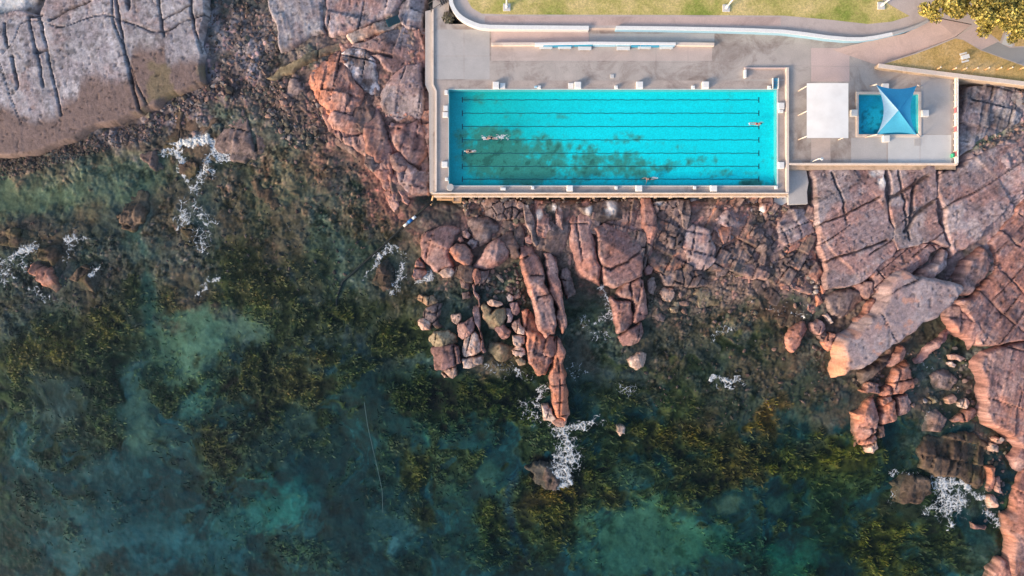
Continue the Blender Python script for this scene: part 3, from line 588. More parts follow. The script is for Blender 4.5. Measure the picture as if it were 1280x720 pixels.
    if 235 < 360 - cy * SC < 300 and 640 < cx * SC + 640 < 1110:          # lime and salt washed down the sea wall
        kx = SC / (1 - zt * .6 / HC)
        for sx, sy, rx_, ry_ in SALT:
            q_ = np.hypot((X * kx + 640 - sx) / rx_, (360 - Y * kx - sy) / ry_); a_ = ((1 - sstep(.3, 1.2, q_)) * sstep(.30, .58, n2 + .12))[..., None]
            c = c * (1 - a_) + np.array(s2l((205, 194, 192))) * a_
    # mesh: keep quads touching the inside, pull outside corners to the outline
    ins = dj > 0
    q = ins[:-1, :-1] | ins[:-1, 1:] | ins[1:, 1:] | ins[1:, :-1]
    use = np.zeros_like(ins); use[:-1, :-1] |= q; use[:-1, 1:] |= q; use[1:, 1:] |= q; use[1:, :-1] |= q
    out = use & ~ins
    X = np.where(out, X - gx / gl * dj / gl * 1.0, X); Y = np.where(out, Y - gy / gl * dj / gl * 1.0, Y); Z = np.where(out, zb, Z)
    X = np.where(ins & use, X + r.uniform(-.18, .18, X.shape) * res, X); Y = np.where(ins & use, Y + r.uniform(-.18, .18, X.shape) * res, Y)
    ids = -np.ones(X.shape, dtype=int); ids[use] = np.arange(use.sum())
    jj, ii = np.where(q)
    Fq = np.stack([ids[jj, ii], ids[jj, ii + 1], ids[jj + 1, ii + 1], ids[jj + 1, ii]], 1)
    Vt = np.stack([X[use] - cx, Y[use] - cy, Z[use] - zb], 1)
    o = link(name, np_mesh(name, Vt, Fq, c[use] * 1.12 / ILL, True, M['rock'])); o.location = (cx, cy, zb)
    if label: tag(o, label, cat, group)
    ROCKS.append((P0, zt)); return o
_rk = 0; ROCKS = []
SALT = [(661, 252, 7, 9), (701, 255, 5, 10), (735, 262, 5, 8), (763, 259, 9, 14), (824, 252, 7, 7), (868, 252, 6, 9), (942, 254, 7, 12), (951, 265, 4, 8), (1098, 226, 6, 14), (1090, 217, 9, 6), (674, 268, 5, 8)]

# ---- the big shelves
def paintA(X, Y, c, n1, n2):
    px = X * SC / .975 + 640; py = 360 - Y * SC / .975
    w = (fbm(X / 6, Y / 6, 4, 300) - .5) * 40
    lim = np.interp(px, [-40, 60, 95, 100, 160, 165, 205, 208, 260], [145, 138, 120, 105, 88, 60, 50, 72, 66])
    a = sstep(-8, 10, py - lim + w)
    br = np.array(s2l((116, 96, 92))) * (.72 + .56 * n2[..., None]) 
    ol = sstep(.5, .66, fbm(X / 3, Y / 3, 4, 310))[..., None] * sstep(150, 175, px)[..., None]
    br = br * (1 - ol * .6) + np.array(s2l((110, 98, 70))) * ol * .6
    li = sstep(.5, .68, fbm(X / 2.2, Y / 2.2, 5, 320))[..., None]
    c = c * (1 - .3 * li) + np.array(s2l((172, 164, 170))) * .3 * li
    dk = sstep(.64, .73, fbm(X / .9, Y / .9, 4, 330))[..., None]; c = c * (1 - .4 * dk)
    return c * (1 - a[..., None]) + br * a[..., None]
rock('rock_shelf', 'grey', 2.6, [(-50, 30), (-5, 22), (35, 14), (55, 20), (62, 6), (75, -60), (266, -60), (262, 0), (258, 70), (257, 106), (240, 112), (215, 120), (185, 136), (165, 144), (120, 158), (80, 178), (40, 192), (-50, 206)],
     'wide grey rock shelf split by long straight cracks at the top left of the shore', cat='rock shelf', rw=.9, tilt=(.0, .06), strike=102, rough=.22, paint=paintA, res=.18, jag=.8, cellh=.2,
     seams=[([(143, -40), (148, 10), (153, 45), (160, 80), (165, 108), (173, 138)], .24), ([(52, 20), (56, 45), (64, 90), (74, 142)], .19), ([(38, 22), (44, 55), (50, 85), (53, 108)], .19), ([(199, -30), (201, 10), (206, 45)], .22), ([(240, 0), (244, 35), (252, 66)], .2), ([(160, -30), (163, 12)], .3), ([(8, 30), (9, 58)], .22), ([(64, 26), (90, 12), (115, 2)], .25), ([(38, 22), (54, 20)], .3), ([(205, 25), (240, 8)], .2), ([(16, 70), (20, 110)], .25), ([(45, 66), (58, 62)], .35)])
rock('rock_shelf', 'grey', 2.5, [(330, -50), (402, -50), (404, 10), (408, 42), (390, 44), (352, 63), (348, 40), (338, 8)], 'light grey topped block shelf with a reddish left edge above the stone path', cat='rock shelf', rw=.7, rough=.7, res=.17, strike=100)
rock('rock_shelf', 'gpink', 2.4, [(404, -50), (512, -50), (506, 0), (496, 12), (484, 24), (440, 42), (412, 46), (408, 30)], 'greyish pink rock shelf directly above the pale stone path', cat='rock shelf', rw=.7, rough=.6, res=.17, crack=(6, 4))
rock('rock_shelf', 'grey', 2.3, [(508, -50), (533, -50), (533, 40), (512, 36), (500, 28), (498, 12), (508, 2)], 'narrow grey rock shelf squeezed between the stone path and the pool terrace', cat='rock shelf', rw=.5, res=.17, crack=(3, 2))
# rocks left of the pool
def lich(X, Y, c, n1, n2):
    f = sstep(.44, .52, fbm(X / 1.4, Y / 1.4, 4, 400))[..., None]; c = c * (1 - f) + np.array(s2l((196, 180, 182))) * f
    k = sstep(.56, .62, fbm(X / 1.5 + 5, Y / 1.5, 4, 410))[..., None]; return c * (1 - k * .8) + np.array(s2l((88, 68, 62))) * k * .8
rock('rock_outcrop', 'orange', 2.6, [(383, 92), (396, 74), (412, 66), (432, 60), (438, 82), (446, 104), (455, 118), (452, 134), (440, 142), (424, 150), (412, 150), (402, 132), (389, 120)], 'bright orange weathered outcrop at the end of the stone path', cat='rock outcrop', rw=1.6, rough=1.6, tilt=(.05, .05), crack=(4, 2.2), res=.14)
rock('rock_outcrop', 'gpink', 2.5, [(440, 60), (446, 53), (475, 44), (500, 32), (520, 36), (529, 50), (530, 74), (512, 80), (490, 92), (474, 76), (455, 68)], 'pinkish grey outcrop just below the pale stone path beside the terrace', cat='rock outcrop', rw=.8, rough=.7, res=.15, seams=[([(440, 60), (470, 66), (488, 70)], .3)])
rock('rock_outcrop', 'grey', 2.3, [(430, 70), (440, 62), (458, 64), (468, 76), (472, 96), (474, 112), (462, 116), (448, 106), (440, 94)], 'white lichen patched outcrop between the orange and grey outcrops', cat='rock outcrop', rw=.7, paint=lich, res=.13)
rock('rock_outcrop', 'gpink', 2.7, [(474, 118), (480, 104), (490, 90), (506, 80), (529, 76), (531, 112), (530, 140), (520, 150), (500, 154), (484, 146), (476, 134)], 'large smooth pinkish grey outcrop touching the left edge of the terrace', cat='rock outcrop', rw=1.2, rough=.8, res=.15, tilt=(.02, .04))
rock('rock_outcrop', 'brown', 1.9, [(440, 140), (452, 118), (466, 118), (474, 132), (466, 150), (456, 164), (446, 160)], 'brown olive ridge wedged between orange outcrops left of the pool', cat='rock outcrop', rough=1.3)
rock('rock_outcrop', 'orange', 2.2, [(407, 150), (420, 134), (430, 122), (444, 138), (450, 150), (453, 168), (436, 172), (416, 162)], 'low orange wedge below the bright orange outcrop', cat='rock outcrop', rw=1.3, rough=1.3, tilt=(.03, .06), crack=(3, 2))
rock('rock_outcrop', 'red', 2.2, [(453, 170), (458, 148), (467, 128), (476, 132), (482, 150), (492, 182), (488, 200), (474, 204), (456, 190)], 'tapering reddish orange outcrop with pointed top beside the shallows', cat='rock outcrop', rw=1.2, rough=1.2, tilt=(.04, .06), seams=[([(474, 130), (482, 160), (494, 196)], .25)])
rock('rock_outcrop', 'pink', 2.0, [(480, 148), (500, 154), (522, 148), (530, 158), (534, 190), (524, 212), (508, 204), (498, 190), (490, 178)], 'knobbly dusky pink outcrop along the lower left terrace wall', cat='rock outcrop', rw=.9, rough=1.5, crack=(2.6, 1.6))
rock('rock_outcrop', 'brown', .9, [(408, 166), (430, 172), (452, 172), (456, 188), (444, 196), (424, 184), (410, 178)], 'low dark brown ledge at the waterline under the orange wedge', cat='rock outcrop', rough=1.6)
rock('rock_outcrop', 'gpink', 1.7, [(496, 216), (508, 204), (522, 212), (536, 214), (537, 240), (520, 242), (510, 246), (500, 232)], 'lavender grey outcrop at the bottom left corner of the terrace', cat='rock outcrop', rough=1.1, crack=(3, 2))
for pl, pa, z, lb in [([(464, 210), (474, 204), (488, 208), (490, 222), (480, 226), (470, 220)], 'red', 1.3, 'rounded reddish boulder at the tip of the rocks left of the pool'),
                      ([(490, 222), (494, 214), (498, 228), (494, 236), (490, 232)], 'orange', 1.4, 'thin upright orange rock beside the lavender outcrop'),
                      ([(480, 240), (488, 234), (496, 244), (499, 256), (492, 264), (486, 256)], 'red', 1.1, 'lowest reddish boulder of the spit left of the terrace corner'),
                      ([(497, 232), (505, 240), (512, 250), (509, 256), (502, 252)], 'pink', 1.2, 'slim pink boulder next to the terrace bottom left corner'),
                      ([(478, 226), (486, 224), (490, 232), (482, 238), (478, 234)], 'orange', 1.0, 'small orange boulder in the gap of the left rock spit')]:
    rock('boulder', pa, z, pl, lb, 'boulders of the rock spit left of the pool', facets=3)
# brown reefs by the surf
rock('reef_rock', 'reef', .75, [(206, 166), (215, 150), (243, 139), (268, 126), (290, 128), (268, 156), (252, 172), (228, 184), (208, 182)], 'olive brown reef block behind the white surf line', cat='reef rock', grow=.45, jag=3, rough=1.5, tilt=(.0, .02))
rock('reef_rock', 'brown', .95, [(262, 168), (288, 138), (296, 128), (314, 132), (324, 150), (333, 178), (320, 192), (296, 196), (272, 184)], 'flat grey brown reef slab with a long straight crack', cat='reef rock', grow=.45, jag=3, rough=.9, seams=[([(306, 128), (312, 150), (318, 186)], .4), ([(322, 136), (330, 170)], .3)])
rock('reef_rock', 'reef', .5, [(150, 268), (158, 248), (170, 240), (181, 250), (180, 272), (166, 286), (153, 282)], 'lone brown reef rock in the greenish shallows', cat='reef rock', grow=.45, jag=3, rough=2)
rock('reef_rock', 'orange', .8, [(36, 332), (48, 325), (60, 336), (72, 358), (62, 362), (48, 352), (40, 344)], 'low orange edged rock in the foam near the left side', cat='reef rock', grow=.45, jag=3, rough=1.3)
rock('reef_rock', 'reef', .4, [(44, 312), (62, 306), (78, 318), (80, 332), (66, 336), (52, 326)], 'dark brown rock awash above the orange edged rock', cat='reef rock', grow=.45, jag=3, rough=1.6)
rock('reef_rock', 'brown', .6, [(168, 192), (182, 180), (196, 184), (199, 206), (190, 212), (178, 198)], 'small rusty reef rock left of the surf line', cat='reef rock', grow=.45, jag=3, rough=1.6)
rock('reef_rock', 'reef', .45, [(310, 236), (322, 226), (342, 236), (349, 252), (342, 264), (328, 254)], 'ochre brown rock awash in the middle of the shallows', cat='reef rock', grow=.45, jag=3, rough=1.8)
rock('reef_rock', 'reef', .35, [(468, 352), (474, 332), (484, 328), (490, 340), (490, 356), (478, 360)], 'brown rock awash inside the foam curl below the pipe', cat='reef rock', grow=.45, jag=3, rough=1.8)
rock('reef_rock', 'reef', .3, [(226, 206), (238, 200), (244, 212), (234, 222), (226, 216)], 'tiny brown rock inside the surf foam', cat='reef rock', grow=.45, jag=3, rough=1.6)
rock('reef_rock', 'reef', .3, [(94, 344), (112, 336), (124, 350), (116, 364), (98, 362)], 'dull brown rock awash under a foam splash', cat='reef rock', grow=.45, jag=3, rough=1.6)
rock('reef_rock', 'reef', .25, [(228, 290), (236, 284), (243, 294), (238, 304), (230, 302)], 'brown rock at the end of the trailing foam', cat='reef rock', grow=.45, jag=3, rough=1.4)
rock('reef_rock', 'reef', .75, [(1152, 562), (1164, 550), (1182, 546), (1200, 541), (1224, 546), (1236, 560), (1234, 588), (1226, 612), (1202, 602), (1172, 596), (1154, 586)], 'broad reddish brown reef above the surf at the lower right', cat='reef rock', grow=.45, jag=3, rough=2.0, crack=(3, 2))
rock('reef_rock', 'reef', .35, [(1120, 606), (1136, 594), (1158, 598), (1162, 616), (1148, 632), (1126, 628)], 'brown rock awash left of the lower right surf', cat='reef rock', grow=.45, jag=3, rough=1.5)
rock('reef_rock', 'dim', .3, [(664, 590), (680, 584), (700, 588), (712, 600), (694, 610), (672, 606)], 'dark wet rock awash below the foam trail', cat='reef rock', grow=.45, jag=3, rough=1.5)
rock('reef_rock', 'reef', .2, [(976, 392), (992, 384), (1010, 388), (1018, 402), (1000, 410), (980, 406)], 'reddish rock awash in the pool of the middle flats', cat='reef rock', grow=.45, jag=3, rough=1.5)

# ---- fractured bedrock that everything below and beside the pool grows out of
def paintB(X, Y, c, n1, n2):
    px = X * SC + 640
    k = sstep(.46, .60, fbm(X / 3.5, Y / 3.5, 4, 981))[..., None]; c = c * (1 - .55 * k) + np.array(s2l((146, 112, 106))) * (.75 + .5 * n2[..., None]) * .55 * k
    g = (sstep(.56, .68, fbm(X / 2.5 + 4, Y / 2.5, 4, 982)))[..., None]; c = c * (1 - .5 * g) + np.array(s2l((74, 70, 62))) * .5 * g
    o_ = (sstep(.62, .72, fbm(X / 1.6 + 9, Y / 1.6, 4, 983)))[..., None]; return c * (1 - .5 * o_) + np.array(s2l((178, 118, 96))) * .5 * o_
rock('bedrock_shelf', 'brown', .95, [(584, 252), (700, 250), (812, 250), (812, 300), (806, 330), (800, 345), (760, 352), (716, 330), (706, 316), (690, 316), (660, 312), (640, 316), (624, 290), (590, 270)], 'reddish brown fractured bedrock under the left half of the sea wall', cat='bedrock shelf', rough=1.9, crack=(3.2, 1.9), cellh=.45, paint=paintB, res=.15, zb=-.6, rw=.8, jag=2)
rock('bedrock_shelf', 'brown', 1.00, [(808, 250), (984, 250), (1012, 260), (1018, 290), (1028, 344), (1018, 364), (996, 366), (960, 352), (930, 346), (900, 340), (868, 346), (832, 346), (812, 330)], 'reddish brown fractured bedrock under the right half of the sea wall', cat='bedrock shelf', rough=2.0, crack=(2.6, 1.8), cellh=.55, strike=62, paint=paintB, res=.15, zb=-.6, rw=.8, jag=2)
rock('bedrock_shelf', 'red', 1.05, [(386, 96), (430, 60), (500, 36), (532, 40), (537, 240), (520, 244), (500, 250), (486, 250), (474, 226), (460, 204), (440, 186), (412, 168), (398, 130)], 'rusty red fractured bedrock between the outcrops left of the pool', cat='bedrock shelf', rough=1.7, crack=(3.0, 1.8), cellh=.45, strike=100, paint=paintB, res=.15, zb=-.6, rw=1.0, jag=2, tilt=(.0, .03))
# ---- below the pool
def paintG(X, Y, c, n1, n2):                       # seaward end: orange rock with low sunlight painted in, pale grey weathered top
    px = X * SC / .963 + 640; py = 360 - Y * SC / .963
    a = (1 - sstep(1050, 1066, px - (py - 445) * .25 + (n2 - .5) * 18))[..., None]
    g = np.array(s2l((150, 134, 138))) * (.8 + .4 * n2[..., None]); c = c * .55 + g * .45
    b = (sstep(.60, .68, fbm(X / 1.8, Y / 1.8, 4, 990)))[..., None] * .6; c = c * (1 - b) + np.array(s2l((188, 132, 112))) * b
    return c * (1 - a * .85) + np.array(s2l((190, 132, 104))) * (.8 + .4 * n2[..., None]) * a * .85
Rk = [
 ('boulder', 'red', 2.2, [(525, 301), (534, 289), (548, 284), (562, 282), (574, 284), (576, 292), (569, 298), (566, 308), (562, 318), (566, 326), (568, 333), (560, 334), (548, 339), (541, 338), (532, 328), (527, 315)], 'big flat topped red boulder at the left below the pool', dict(rw=.9, tilt=(-.06, 0))),
 ('boulder', 'orange', 2.7, [(560, 316), (565, 307), (575, 305), (587, 311), (590, 319), (586, 333), (579, 331), (569, 325)], 'angular orange boulder leaning on the big red boulder', dict(facets=3, rw=.8)),
 ('boulder', 'brown', 1.7, [(585, 274), (595, 271), (612, 271), (622, 279), (623, 289), (611, 301), (602, 308), (592, 300), (587, 290)], 'smooth brown domed boulder nearest the wall below the pool', dict(rw=1.2, dome=.5)),
 ('boulder', 'pink', 2.2, [(602, 316), (610, 306), (620, 297), (630, 303), (636, 314), (634, 322), (622, 331), (610, 336), (592, 336), (592, 330)], 'large dusky pink boulder right of the crevice below the pool', dict(rw=1.0, tilt=(-.05, .04), dome=.3)),
 ('boulder', 'pink', 1.5, [(578, 289), (583, 288), (588, 293), (586, 299), (579, 297)], 'small pink stone wedged beside the brown domed boulder', {}),
 ('boulder', 'red', 1.5, [(573, 297), (577, 295), (580, 302), (575, 304), (572, 301)], 'tiny reddish stone at the tip of the orange boulder', {}),
 ('boulder', 'gpink', 1.6, [(584, 304), (590, 298), (598, 300), (596, 308), (590, 311)], 'small grey pink stone between the orange and brown boulders', {}),
 ('boulder', 'orange', 1.2, [(527, 293), (531, 289), (534, 294), (530, 299), (526, 297)], 'little orange stone on the left shoulder of the big red boulder', {}),
 ('boulder', 'orange', 1.1, [(517, 338), (524, 323), (529, 330), (532, 340), (527, 348), (519, 350), (515, 344)], 'cracked orange boulder below the left side of the big red boulder', dict(seams=[([(516, 334), (530, 336)], .25)])),
 ('boulder', 'pale', 1.2, [(548, 341), (557, 335), (565, 335), (568, 340), (564, 346), (556, 347)], 'pale oval boulder tucked under the big red boulder', dict(dome=.4)),
 ('boulder', 'brown', .8, [(575, 348), (582, 346), (588, 350), (586, 361), (577, 359)], 'upper brown stone standing in the green rock pool', {}),
 ('boulder', 'brown', .6, [(577, 366), (586, 364), (588, 372), (578, 374)], 'lower brown stone standing in the green rock pool', {}),
 ('boulder', 'orange', 1.7, [(590, 338), (596, 336), (601, 341), (599, 353), (594, 356), (591, 347)], 'orange split boulder at the head of the thin rock fin', {}),
 ('boulder', 'brown', 1.3, [(598, 338), (612, 336), (607, 350), (598, 357), (600, 345)], 'dark pink slab beside the orange split boulder', {}),
 ('rock_fin', 'pink', 1.5, [(590, 357), (594, 355), (600, 372), (600, 382), (596, 384), (592, 368)], 'upper half of the thin rock fin standing on edge', {}),
 ('rock_fin', 'pink', 1.5, [(592, 386), (597, 384), (601, 400), (607, 437), (603, 439), (599, 415)], 'lower half of the thin rock fin standing on edge', {}),
 ('boulder', 'olive', .9, [(520, 371), (526, 368), (541, 369), (546, 377), (541, 382), (533, 382), (523, 376)], 'flat olive slab on the left edge of the lower rocks', {}),
 ('boulder', 'brown', 1.2, [(533, 384), (545, 379), (552, 380), (550, 394), (547, 402), (556, 409), (543, 409), (532, 400), (529, 395)], 'reddish brown stepped slab under the flat olive slab', dict(crack=(2, 1.5))),
 ('boulder', 'pale', 1.3, [(522, 401), (530, 398), (538, 404), (537, 412), (528, 413), (523, 407)], 'pale cream rounded boulder on the outer left edge of the lower rocks', dict(dome=.4)),
 ('boulder', 'olive', 1.5, [(537, 421), (542, 415), (560, 413), (569, 420), (570, 428), (558, 432), (545, 436), (537, 428)], 'yellowish green stained boulder on top of the square pink block', dict(facets=2)),
 ('boulder', 'pink', 1.7, [(538, 438), (546, 434), (565, 431), (573, 435), (576, 453), (569, 457), (564, 459), (543, 462)], 'square pink block at the lower left tip of the rocks', dict(rw=.35, rough=.6, seams=[([(566, 432), (570, 456)], .2)])),
 ('boulder', 'pale', .9, [(551, 467), (560, 460), (569, 460), (570, 470), (565, 474), (555, 473)], 'pale split boulder in the water under the square pink block', dict(seams=[([(551, 463), (562, 473)], .22)])),
 ('boulder', 'red', 1.9, [(573, 403), (590, 397), (594, 405), (592, 413), (578, 424), (573, 420)], 'salmon pink topped block left of the rock fin', dict(rw=.4, rough=.6)),
 ('boulder', 'pale', 1.5, [(580, 425), (592, 416), (598, 419), (602, 438), (595, 442), (580, 445), (579, 432)], 'greyish cream block directly under the salmon pink block', dict(rw=.4, rough=.6)),
 ('boulder', 'pale', .8, [(577, 449), (588, 446), (602, 444), (602, 457), (593, 459), (579, 460)], 'low cream block awash at the foot of the lower rocks', dict(rw=.4)),
 ('boulder', 'pale', 1.3, [(564, 394), (574, 392), (576, 398), (571, 406), (566, 403)], 'small pale stone above the salmon pink block', {}),
 ('boulder', 'olive', 1.8, [(601, 383), (606, 378), (615, 386), (614, 392), (620, 386), (630, 386), (631, 400), (627, 408), (618, 412), (610, 406), (604, 398)], 'big two coloured boulder right of the rock fin', dict(facets=3)),
 ('boulder', 'pale', 1.4, [(609, 377), (614, 374), (625, 377), (628, 381), (620, 384), (612, 382)], 'pale flat stone leaning on the two coloured boulder', {}),
 ('boulder', 'pale', .9, [(633, 370), (637, 367), (642, 371), (641, 376), (635, 377)], 'lone whitish stone beside the green rock pool', {}),
 ('boulder', 'gpink', 1.2, [(632, 386), (639, 387), (639, 402), (633, 403)], 'narrow grey pink stone right of the two coloured boulder', {}),
 ('boulder', 'gpink', 1.2, [(637, 380), (646, 378), (650, 386), (646, 394), (641, 392)], 'grey rounded stone near the long ridge', {}),
 ('boulder', 'pink', 1.6, [(618, 411), (624, 407), (630, 406), (638, 414), (636, 421), (631, 424), (624, 420)], 'rounded pink boulder below the two coloured boulder', dict(dome=.3)),
 ('boulder', 'olive', .5, [(611, 424), (628, 428), (640, 434), (640, 446), (624, 452), (613, 442)], 'flat dull slab barely above water left of the ridge', {}),
 ('boulder', 'pale', 1.5, [(640, 404), (650, 398), (656, 410), (655, 418), (647, 417), (641, 411)], 'topmost of four pale boulders stacked along the ridge side', {}),
 ('boulder', 'pale', 1.3, [(641, 420), (648, 418), (656, 421), (655, 430), (648, 434), (642, 430)], 'second of four pale boulders stacked along the ridge side', {}),
 ('boulder', 'pale', 1.0, [(640, 438), (645, 433), (655, 436), (657, 443), (650, 447), (641, 443)], 'third of four pale boulders stacked along the ridge side', {}),
 ('boulder', 'olive', .7, [(644, 451), (652, 447), (657, 451), (656, 456), (648, 457)], 'ochre lowest of four boulders stacked along the ridge side', {}),
 ('rock_ridge', 'pink', 3.0, [(648, 312), (656, 308), (668, 309), (672, 318), (680, 333), (682, 345), (688, 365), (694, 385), (697, 400), (693, 415), (680, 420), (672, 410), (668, 390), (663, 372), (658, 355), (654, 343), (651, 328)], 'long grey pink rock ridge with an orange lit left edge', dict(rw=1.1, strike=112, rough=1.0, seams=[([(664, 344), (680, 345)], .22), ([(672, 372), (690, 366)], .2)])),
 ('rock_ridge', 'pink', 2.6, [(680, 321), (688, 318), (696, 326), (699, 338), (702, 360), (706, 385), (707, 404), (702, 412), (698, 400), (692, 375), (685, 350), (682, 335)], 'second parallel ridge joined to the right of the long ridge', dict(rw=.7, strike=110)),
 ('rock_ridge', 'brown', 1.5, [(702, 338), (710, 335), (716, 350), (719, 366), (709, 373), (704, 356)], 'short dark ridge right of the second ridge', {}),
 ('rock_ridge', 'orange', 1.7, [(652, 392), (660, 388), (669, 394), (676, 414), (692, 420), (694, 428), (694, 438), (690, 452), (682, 466), (672, 468), (662, 452), (659, 425), (655, 412)], 'rough pinkish rock apron under the end of the long ridge', dict(rough=1.4, crack=(3, 1.8), tilt=(0, .09))),
 ('rock_fin', 'orange', 2.3, [(692, 434), (697, 424), (703, 432), (707, 450), (706, 462), (708, 480), (711, 500), (713, 516), (706, 523), (697, 519), (690, 500), (688, 484), (689, 465), (692, 447)], 'tall orange pink rock blade reaching out into the sea', dict(rw=.8, strike=92, crack=(2.2, 3))),
 ('boulder', 'pale', .9, [(678, 508), (686, 507), (690, 512), (695, 522), (690, 528), (680, 526)], 'pale block at the left of the rock blade tip', {}),
 ('boulder', 'pale', .8, [(690, 528), (700, 522), (708, 526), (706, 533), (699, 534), (693, 531)], 'small pale rock at the very tip of the rock blade', {}),
 ('boulder', 'pale', .5, [(772, 534), (777, 532), (782, 535), (783, 545), (778, 542), (775, 546), (772, 541)], 'lone pale notched rock standing in the sea right of the blade', {}),
 ('rock_rib', 'brown', 1.9, [(655, 258), (662, 258), (668, 275), (672, 300), (670, 306), (664, 301), (657, 282)], 'leftmost of four leaning rock ribs under the pool wall', {}),
 ('rock_rib', 'pink', 2.1, [(668, 252), (680, 254), (686, 280), (690, 304), (680, 311), (674, 305), (671, 280)], 'widest of four leaning rock ribs under the pool wall', dict(rough=1.2)),
 ('rock_rib', 'brown', 1.7, [(684, 268), (690, 270), (697, 300), (692, 307), (688, 295)], 'thin third of four leaning rock ribs under the pool wall', {}),
 ('rock_rib', 'red', 1.8, [(690, 252), (700, 251), (704, 270), (706, 286), (699, 293), (694, 276)], 'reddish rightmost of four leaning rock ribs under the pool wall', {}),
 ('boulder', 'brown', 1.2, [(641, 282), (651, 277), (658, 300), (655, 306), (644, 306)], 'brown mossy slab left of the leaning ribs', {}),
 ('boulder', 'pink', 1.5, [(656, 297), (662, 293), (667, 300), (663, 305), (657, 303)], 'small round pink stone at the foot of the leaning ribs', {}),
 ('rock_slab', 'pink', 2.3, [(711, 280), (717, 260), (735, 252), (748, 266), (742, 288), (746, 310), (752, 340), (750, 353), (735, 345), (720, 335), (715, 312)], 'orange edged long slab on the left of the great brown slab', dict(rw=1.4, rough=1.1, tilt=(.03, .05), strike=96)),
 ('rock_slab', 'pink', 2.5, [(742, 287), (757, 280), (785, 279), (800, 285), (802, 320), (802, 345), (785, 352), (770, 358), (757, 355), (752, 340), (747, 312)], 'great square brown slab below the middle of the pool', dict(rw=.7, rough=.6, strike=28, cellh=.2, seams=[([(748, 330), (764, 337), (780, 330), (802, 314)], .22)])),
 ('rock_slab', 'dim', 1.6, [(722, 258), (752, 252), (792, 252), (796, 276), (760, 277), (746, 284), (738, 272)], 'dark stained slab tucked against the wall above the great brown slab', dict(rough=1.2)),
 ('boulder', 'red', 2.0, [(771, 369), (778, 357), (797, 348), (805, 352), (809, 370), (812, 390), (808, 398), (796, 404), (791, 402), (792, 380), (787, 376), (776, 375)], 'red upper right part of the cracked boulder below the great slab', dict(rw=1.0, seams=[([(789, 352), (794, 400)], .2)])),
 ('boulder', 'red', 1.8, [(762, 376), (766, 371), (776, 376), (789, 378), (792, 402), (786, 412), (772, 416), (768, 398)], 'red left part of the cracked boulder below the great slab', dict(rw=.9)),
 ('boulder', 'red', 1.6, [(774, 420), (786, 412), (800, 402), (804, 410), (798, 428), (781, 433)], 'red bottom chunk of the cracked boulder below the great slab', {}),
 ('boulder', 'pale', .9, [(785, 450), (797, 441), (808, 443), (806, 455), (796, 462), (788, 457)], 'lone pale pink rock in the shallows below the cracked boulder', {}),
 ('rock_rib', 'pink', 2.1, [(800, 250), (815, 250), (822, 275), (820, 300), (823, 326), (812, 322), (806, 292)], 'upright pinkish rib right of the great brown slab', dict(rough=1.2, rw=.9)),
 ('rock_slab', 'brown', .9, [(823, 318), (848, 310), (851, 335), (838, 343), (826, 338)], 'flat brown slab lying between two upright ribs', {}),
 ('rock_rib', 'brown', 2.0, [(845, 248), (862, 250), (866, 268), (863, 284), (855, 290), (850, 270)], 'dark rib with an orange lit left side under the pool wall', dict(rw=.6)),
 ('rock_rib', 'gpink', 2.0, [(855, 292), (866, 282), (885, 290), (893, 310), (894, 325), (880, 336), (862, 342), (858, 318)], 'grey block with a bright orange left cliff', dict(rw=.5, crack=(3, 2), rough=1.1)),
 ('rock_slab', 'gpink', 1.8, [(886, 272), (905, 262), (932, 252), (945, 262), (938, 278), (926, 294), (914, 300), (905, 302), (894, 296), (884, 284)], 'smooth lavender slab spreading below the right end of the pool', dict(rw=.5, rough=.5, dome=.1)),
 ('boulder', 'orange', 2.0, [(897, 286), (905, 283), (914, 284), (913, 301), (903, 305)], 'orange lit block at the lower tip of the lavender slab', {}),
 ('boulder', 'orange', 2.0, [(950, 248), (964, 247), (965, 256), (957, 266), (950, 262)], 'orange boulder standing against the right end of the pool wall', {}),
 ('boulder', 'orange', 1.5, [(980, 314), (1004, 294), (1009, 298), (998, 310), (985, 317)], 'long orange slab lying diagonally among grey blocks', dict(rw=.4)),
 ('boulder', 'pink', 1.0, [(803, 337), (811, 331), (817, 335), (815, 341), (808, 344)], 'pink stone at the lower right corner of the great slab', {}),
 ('boulder', 'pale', .9, [(826, 362), (830, 359), (841, 360), (843, 370), (838, 378), (831, 376), (827, 369)], 'whitish rounded stone, biggest of the pebble group in the middle', {}),
 ('boulder', 'olive', .6, [(838, 385), (849, 382), (848, 390), (839, 391)], 'small yellowish stone under the pebble group', {}),
 ('boulder', 'brown', 1.0, [(809, 351), (816, 346), (820, 358), (817, 368), (811, 365)], 'brown stone right beside the cracked boulder', {}),
 ('boulder', 'brown', .5, [(815, 395), (824, 390), (832, 395), (830, 402), (820, 402)], 'flat dull brown stone low in the middle shallows', {}),
 ('boulder', 'pink', .8, [(854, 341), (860, 338), (863, 343), (860, 347), (855, 346)], 'single pink stone below the flat brown slab', {}),
 ('boulder', 'olive', .35, [(868, 368), (880, 358), (896, 362), (912, 356), (916, 372), (898, 382), (876, 386)], 'wide moss coated slab awash in the middle flats', dict(crack=(2.5, 1.6))),
 ('boulder', 'orange', 1.2, [(981, 331), (990, 332), (1000, 337), (996, 342), (987, 340)], 'upper bar of the bright orange chips left of the platform', {}),
 ('boulder', 'orange', 1.2, [(984, 355), (993, 342), (998, 344), (991, 360)], 'slanting bar of the bright orange chips left of the platform', {}),
 ('boulder', 'orange', 1.0, [(992, 357), (1009, 359), (1006, 365), (993, 362)], 'lower bar of the bright orange chips left of the platform', {}),
 ('boulder', 'pink', 1.0, [(974, 354), (985, 357), (987, 364), (977, 362)], 'dark pink wedge left of the orange chips', {}),
 ('boulder', 'brown', 1.1, [(995, 347), (1001, 343), (1004, 355), (998, 358)], 'brown stone between the orange chips', {}),
